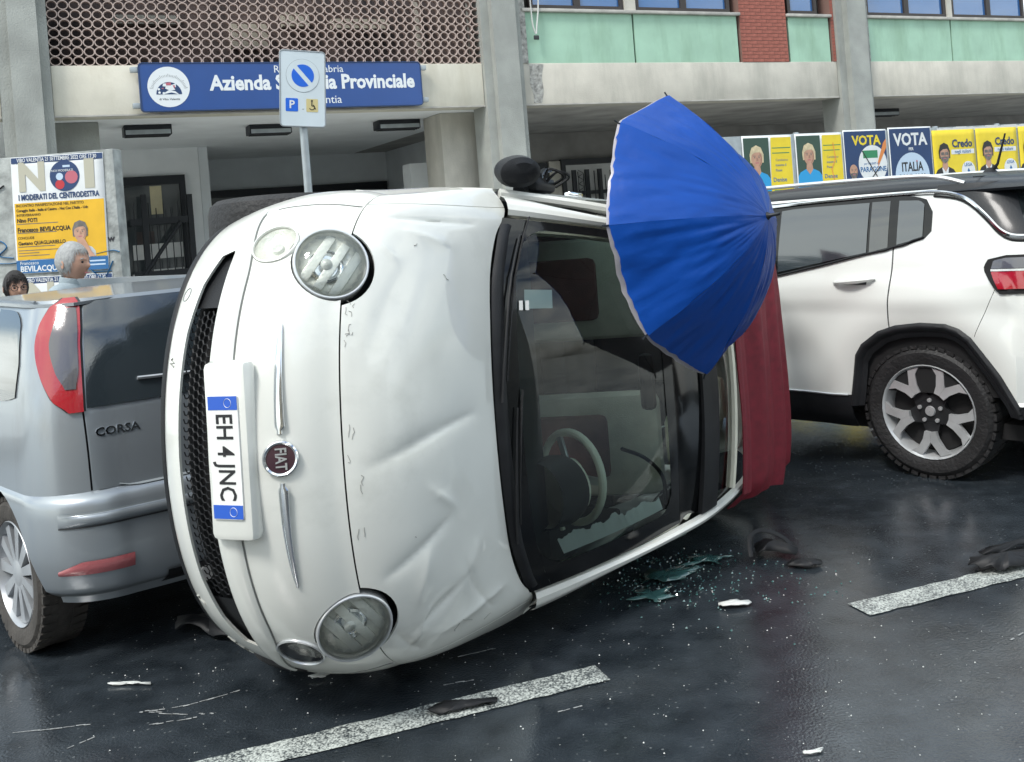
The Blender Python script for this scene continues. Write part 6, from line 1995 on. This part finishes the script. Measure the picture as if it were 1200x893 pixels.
debris('bumper_fragment', 'long dark strip behind the crumpled piece at the right edge', [(1.80, 4.21), (1.95, 4.27), (2.2, 4.32), (2.22, 4.29), (1.98, 4.22), (1.82, 4.17)], .03, 'black_plastic', seed=6)
debris('plastic_shard', 'black torn plastic on the road under the bumper of the overturned car', [(-1.47, 4.13), (-1.36, 4.18), (-1.22, 4.05), (-1.15, 3.93), (-1.22, 3.92), (-1.34, 3.99), (-1.45, 4.04)], .05, 'black_plastic', seed=7)
debris('plastic_shard', 'pale splinter on the road near the silver blue car', [(-1.55, 3.63), (-1.48, 3.628), (-1.40, 3.605), (-1.40, 3.60), (-1.48, 3.616), (-1.55, 3.622)], .003, 'white_scrap', seed=8)
debris('white_scrap', 'tiny white chip on the road beneath the lower headlight', [(-.83, 3.55), (-.80, 3.565), (-.76, 3.56), (-.77, 3.54), (-.81, 3.54)], .008, 'white_scrap', seed=9)
debris('white_scrap', 'tiny white chip at the bottom of the view, on the right', [(.68, 2.818), (.70, 2.826), (.73, 2.83), (.735, 2.822), (.70, 2.814)], .003, 'white_scrap', seed=10)
for i_, (lab, pts) in enumerate((('largest crumpled sheet of greenish glass below the windscreen', [(.40, 4.20), (.47, 4.30), (.58, 4.33), (.66, 4.29), (.60, 4.22), (.50, 4.17)]),
                                 ('narrow greenish glass sheet nearest the red canvas', [(.62, 4.38), (.70, 4.45), (.80, 4.44), (.78, 4.38), (.70, 4.36)]),
                                 ('small greenish glass sheet nearest the white pillar', [(.36, 4.04), (.42, 4.10), (.50, 4.09), (.47, 4.02), (.40, 4.0)]))):
    debris('glass_sheet', lab, pts, .008, 'shard', jag=.10, seed=30 + i_)
# broken glass, uncountable
rnd = random.Random(77)
gl_ = MB()
for k in range(420):
    cl = rnd.choice(((.50, 4.25, .16, .10), (.62, 4.42, .12, .06), (.46, 4.10, .10, .08), (.75, 4.05, .25, .18)))
    x, y = rnd.gauss(cl[0], cl[2]), rnd.gauss(cl[1], cl[3])
    s = rnd.uniform(.003, .007); a = rnd.random() * 6.3; h = rnd.uniform(.003, .008)
    vs = [(x + s * math.cos(a + t), y + s * math.sin(a + t), .003) for t in (0, 2.0, 4.1)] + [(x + .2 * s, y, .003 + h)]
    gl_.add(vs, [(0, 1, 2), (0, 1, 3), (1, 2, 3), (2, 0, 3)])
T(gl_.build('broken_glass', 'shard', None, False), 'scatter of greenish broken glass below the overturned windscreen', 'glass', kind='stuff')
gr_ = MB()
for k in range(520):
    x, y = rnd.uniform(-1.6, 2.2), rnd.uniform(2.5, 4.4)
    s = rnd.choice((.0012, .0015, .002, .0025, .0035)); a = rnd.random() * 6.3
    gr_.add([(x + s * math.cos(a + t), y + s * math.sin(a + t), .003) for t in (0, 1.8, 3.9)] + [(x, y, .003 + s)], [(0, 1, 2), (0, 1, 3), (1, 2, 3), (2, 0, 3)])
T(gr_.build('road_grit', 'white_scrap', None, False), 'fine pale grit and paint chips strewn over the wet road', 'grit', kind='stuff')
# scrape marks scored into the asphalt
sc_ = MB()
for pts in ([(-1.36, 3.40), (-1.22, 3.42), (-1.06, 3.50)], [(-1.36, 3.40), (-1.20, 3.36), (-1.10, 3.345)], [(-1.75, 3.32), (-1.5, 3.34)], [(-1.30, 3.30), (-1.15, 3.33)], [(1.55, 3.42), (1.75, 3.55), (1.95, 3.62)], [(-.35, 3.62), (-.18, 3.68)], [(.02, 3.17), (.10, 3.20)], [(-.35, 3.42), (-.25, 3.44)], [(-1.55, 3.15), (-1.45, 3.25)]):
    P_ = cr([(a, b, .003) for a, b in pts], 8)
    for i in range(len(P_) - 1):
        if rnd.random() < .8:
            j = rnd.uniform(-.004, .004)
            sc_.tube([(P_[i][0] + j, P_[i][1] + j, .002), (P_[i + 1][0] + j, P_[i + 1][1] + j, .002)], rnd.uniform(.0015, .004), 4, flat=.3)
T(sc_.build('scrape_marks', 'scored', None, False), 'pale scrape marks scored into the wet asphalt', 'scrape', kind='stuff')
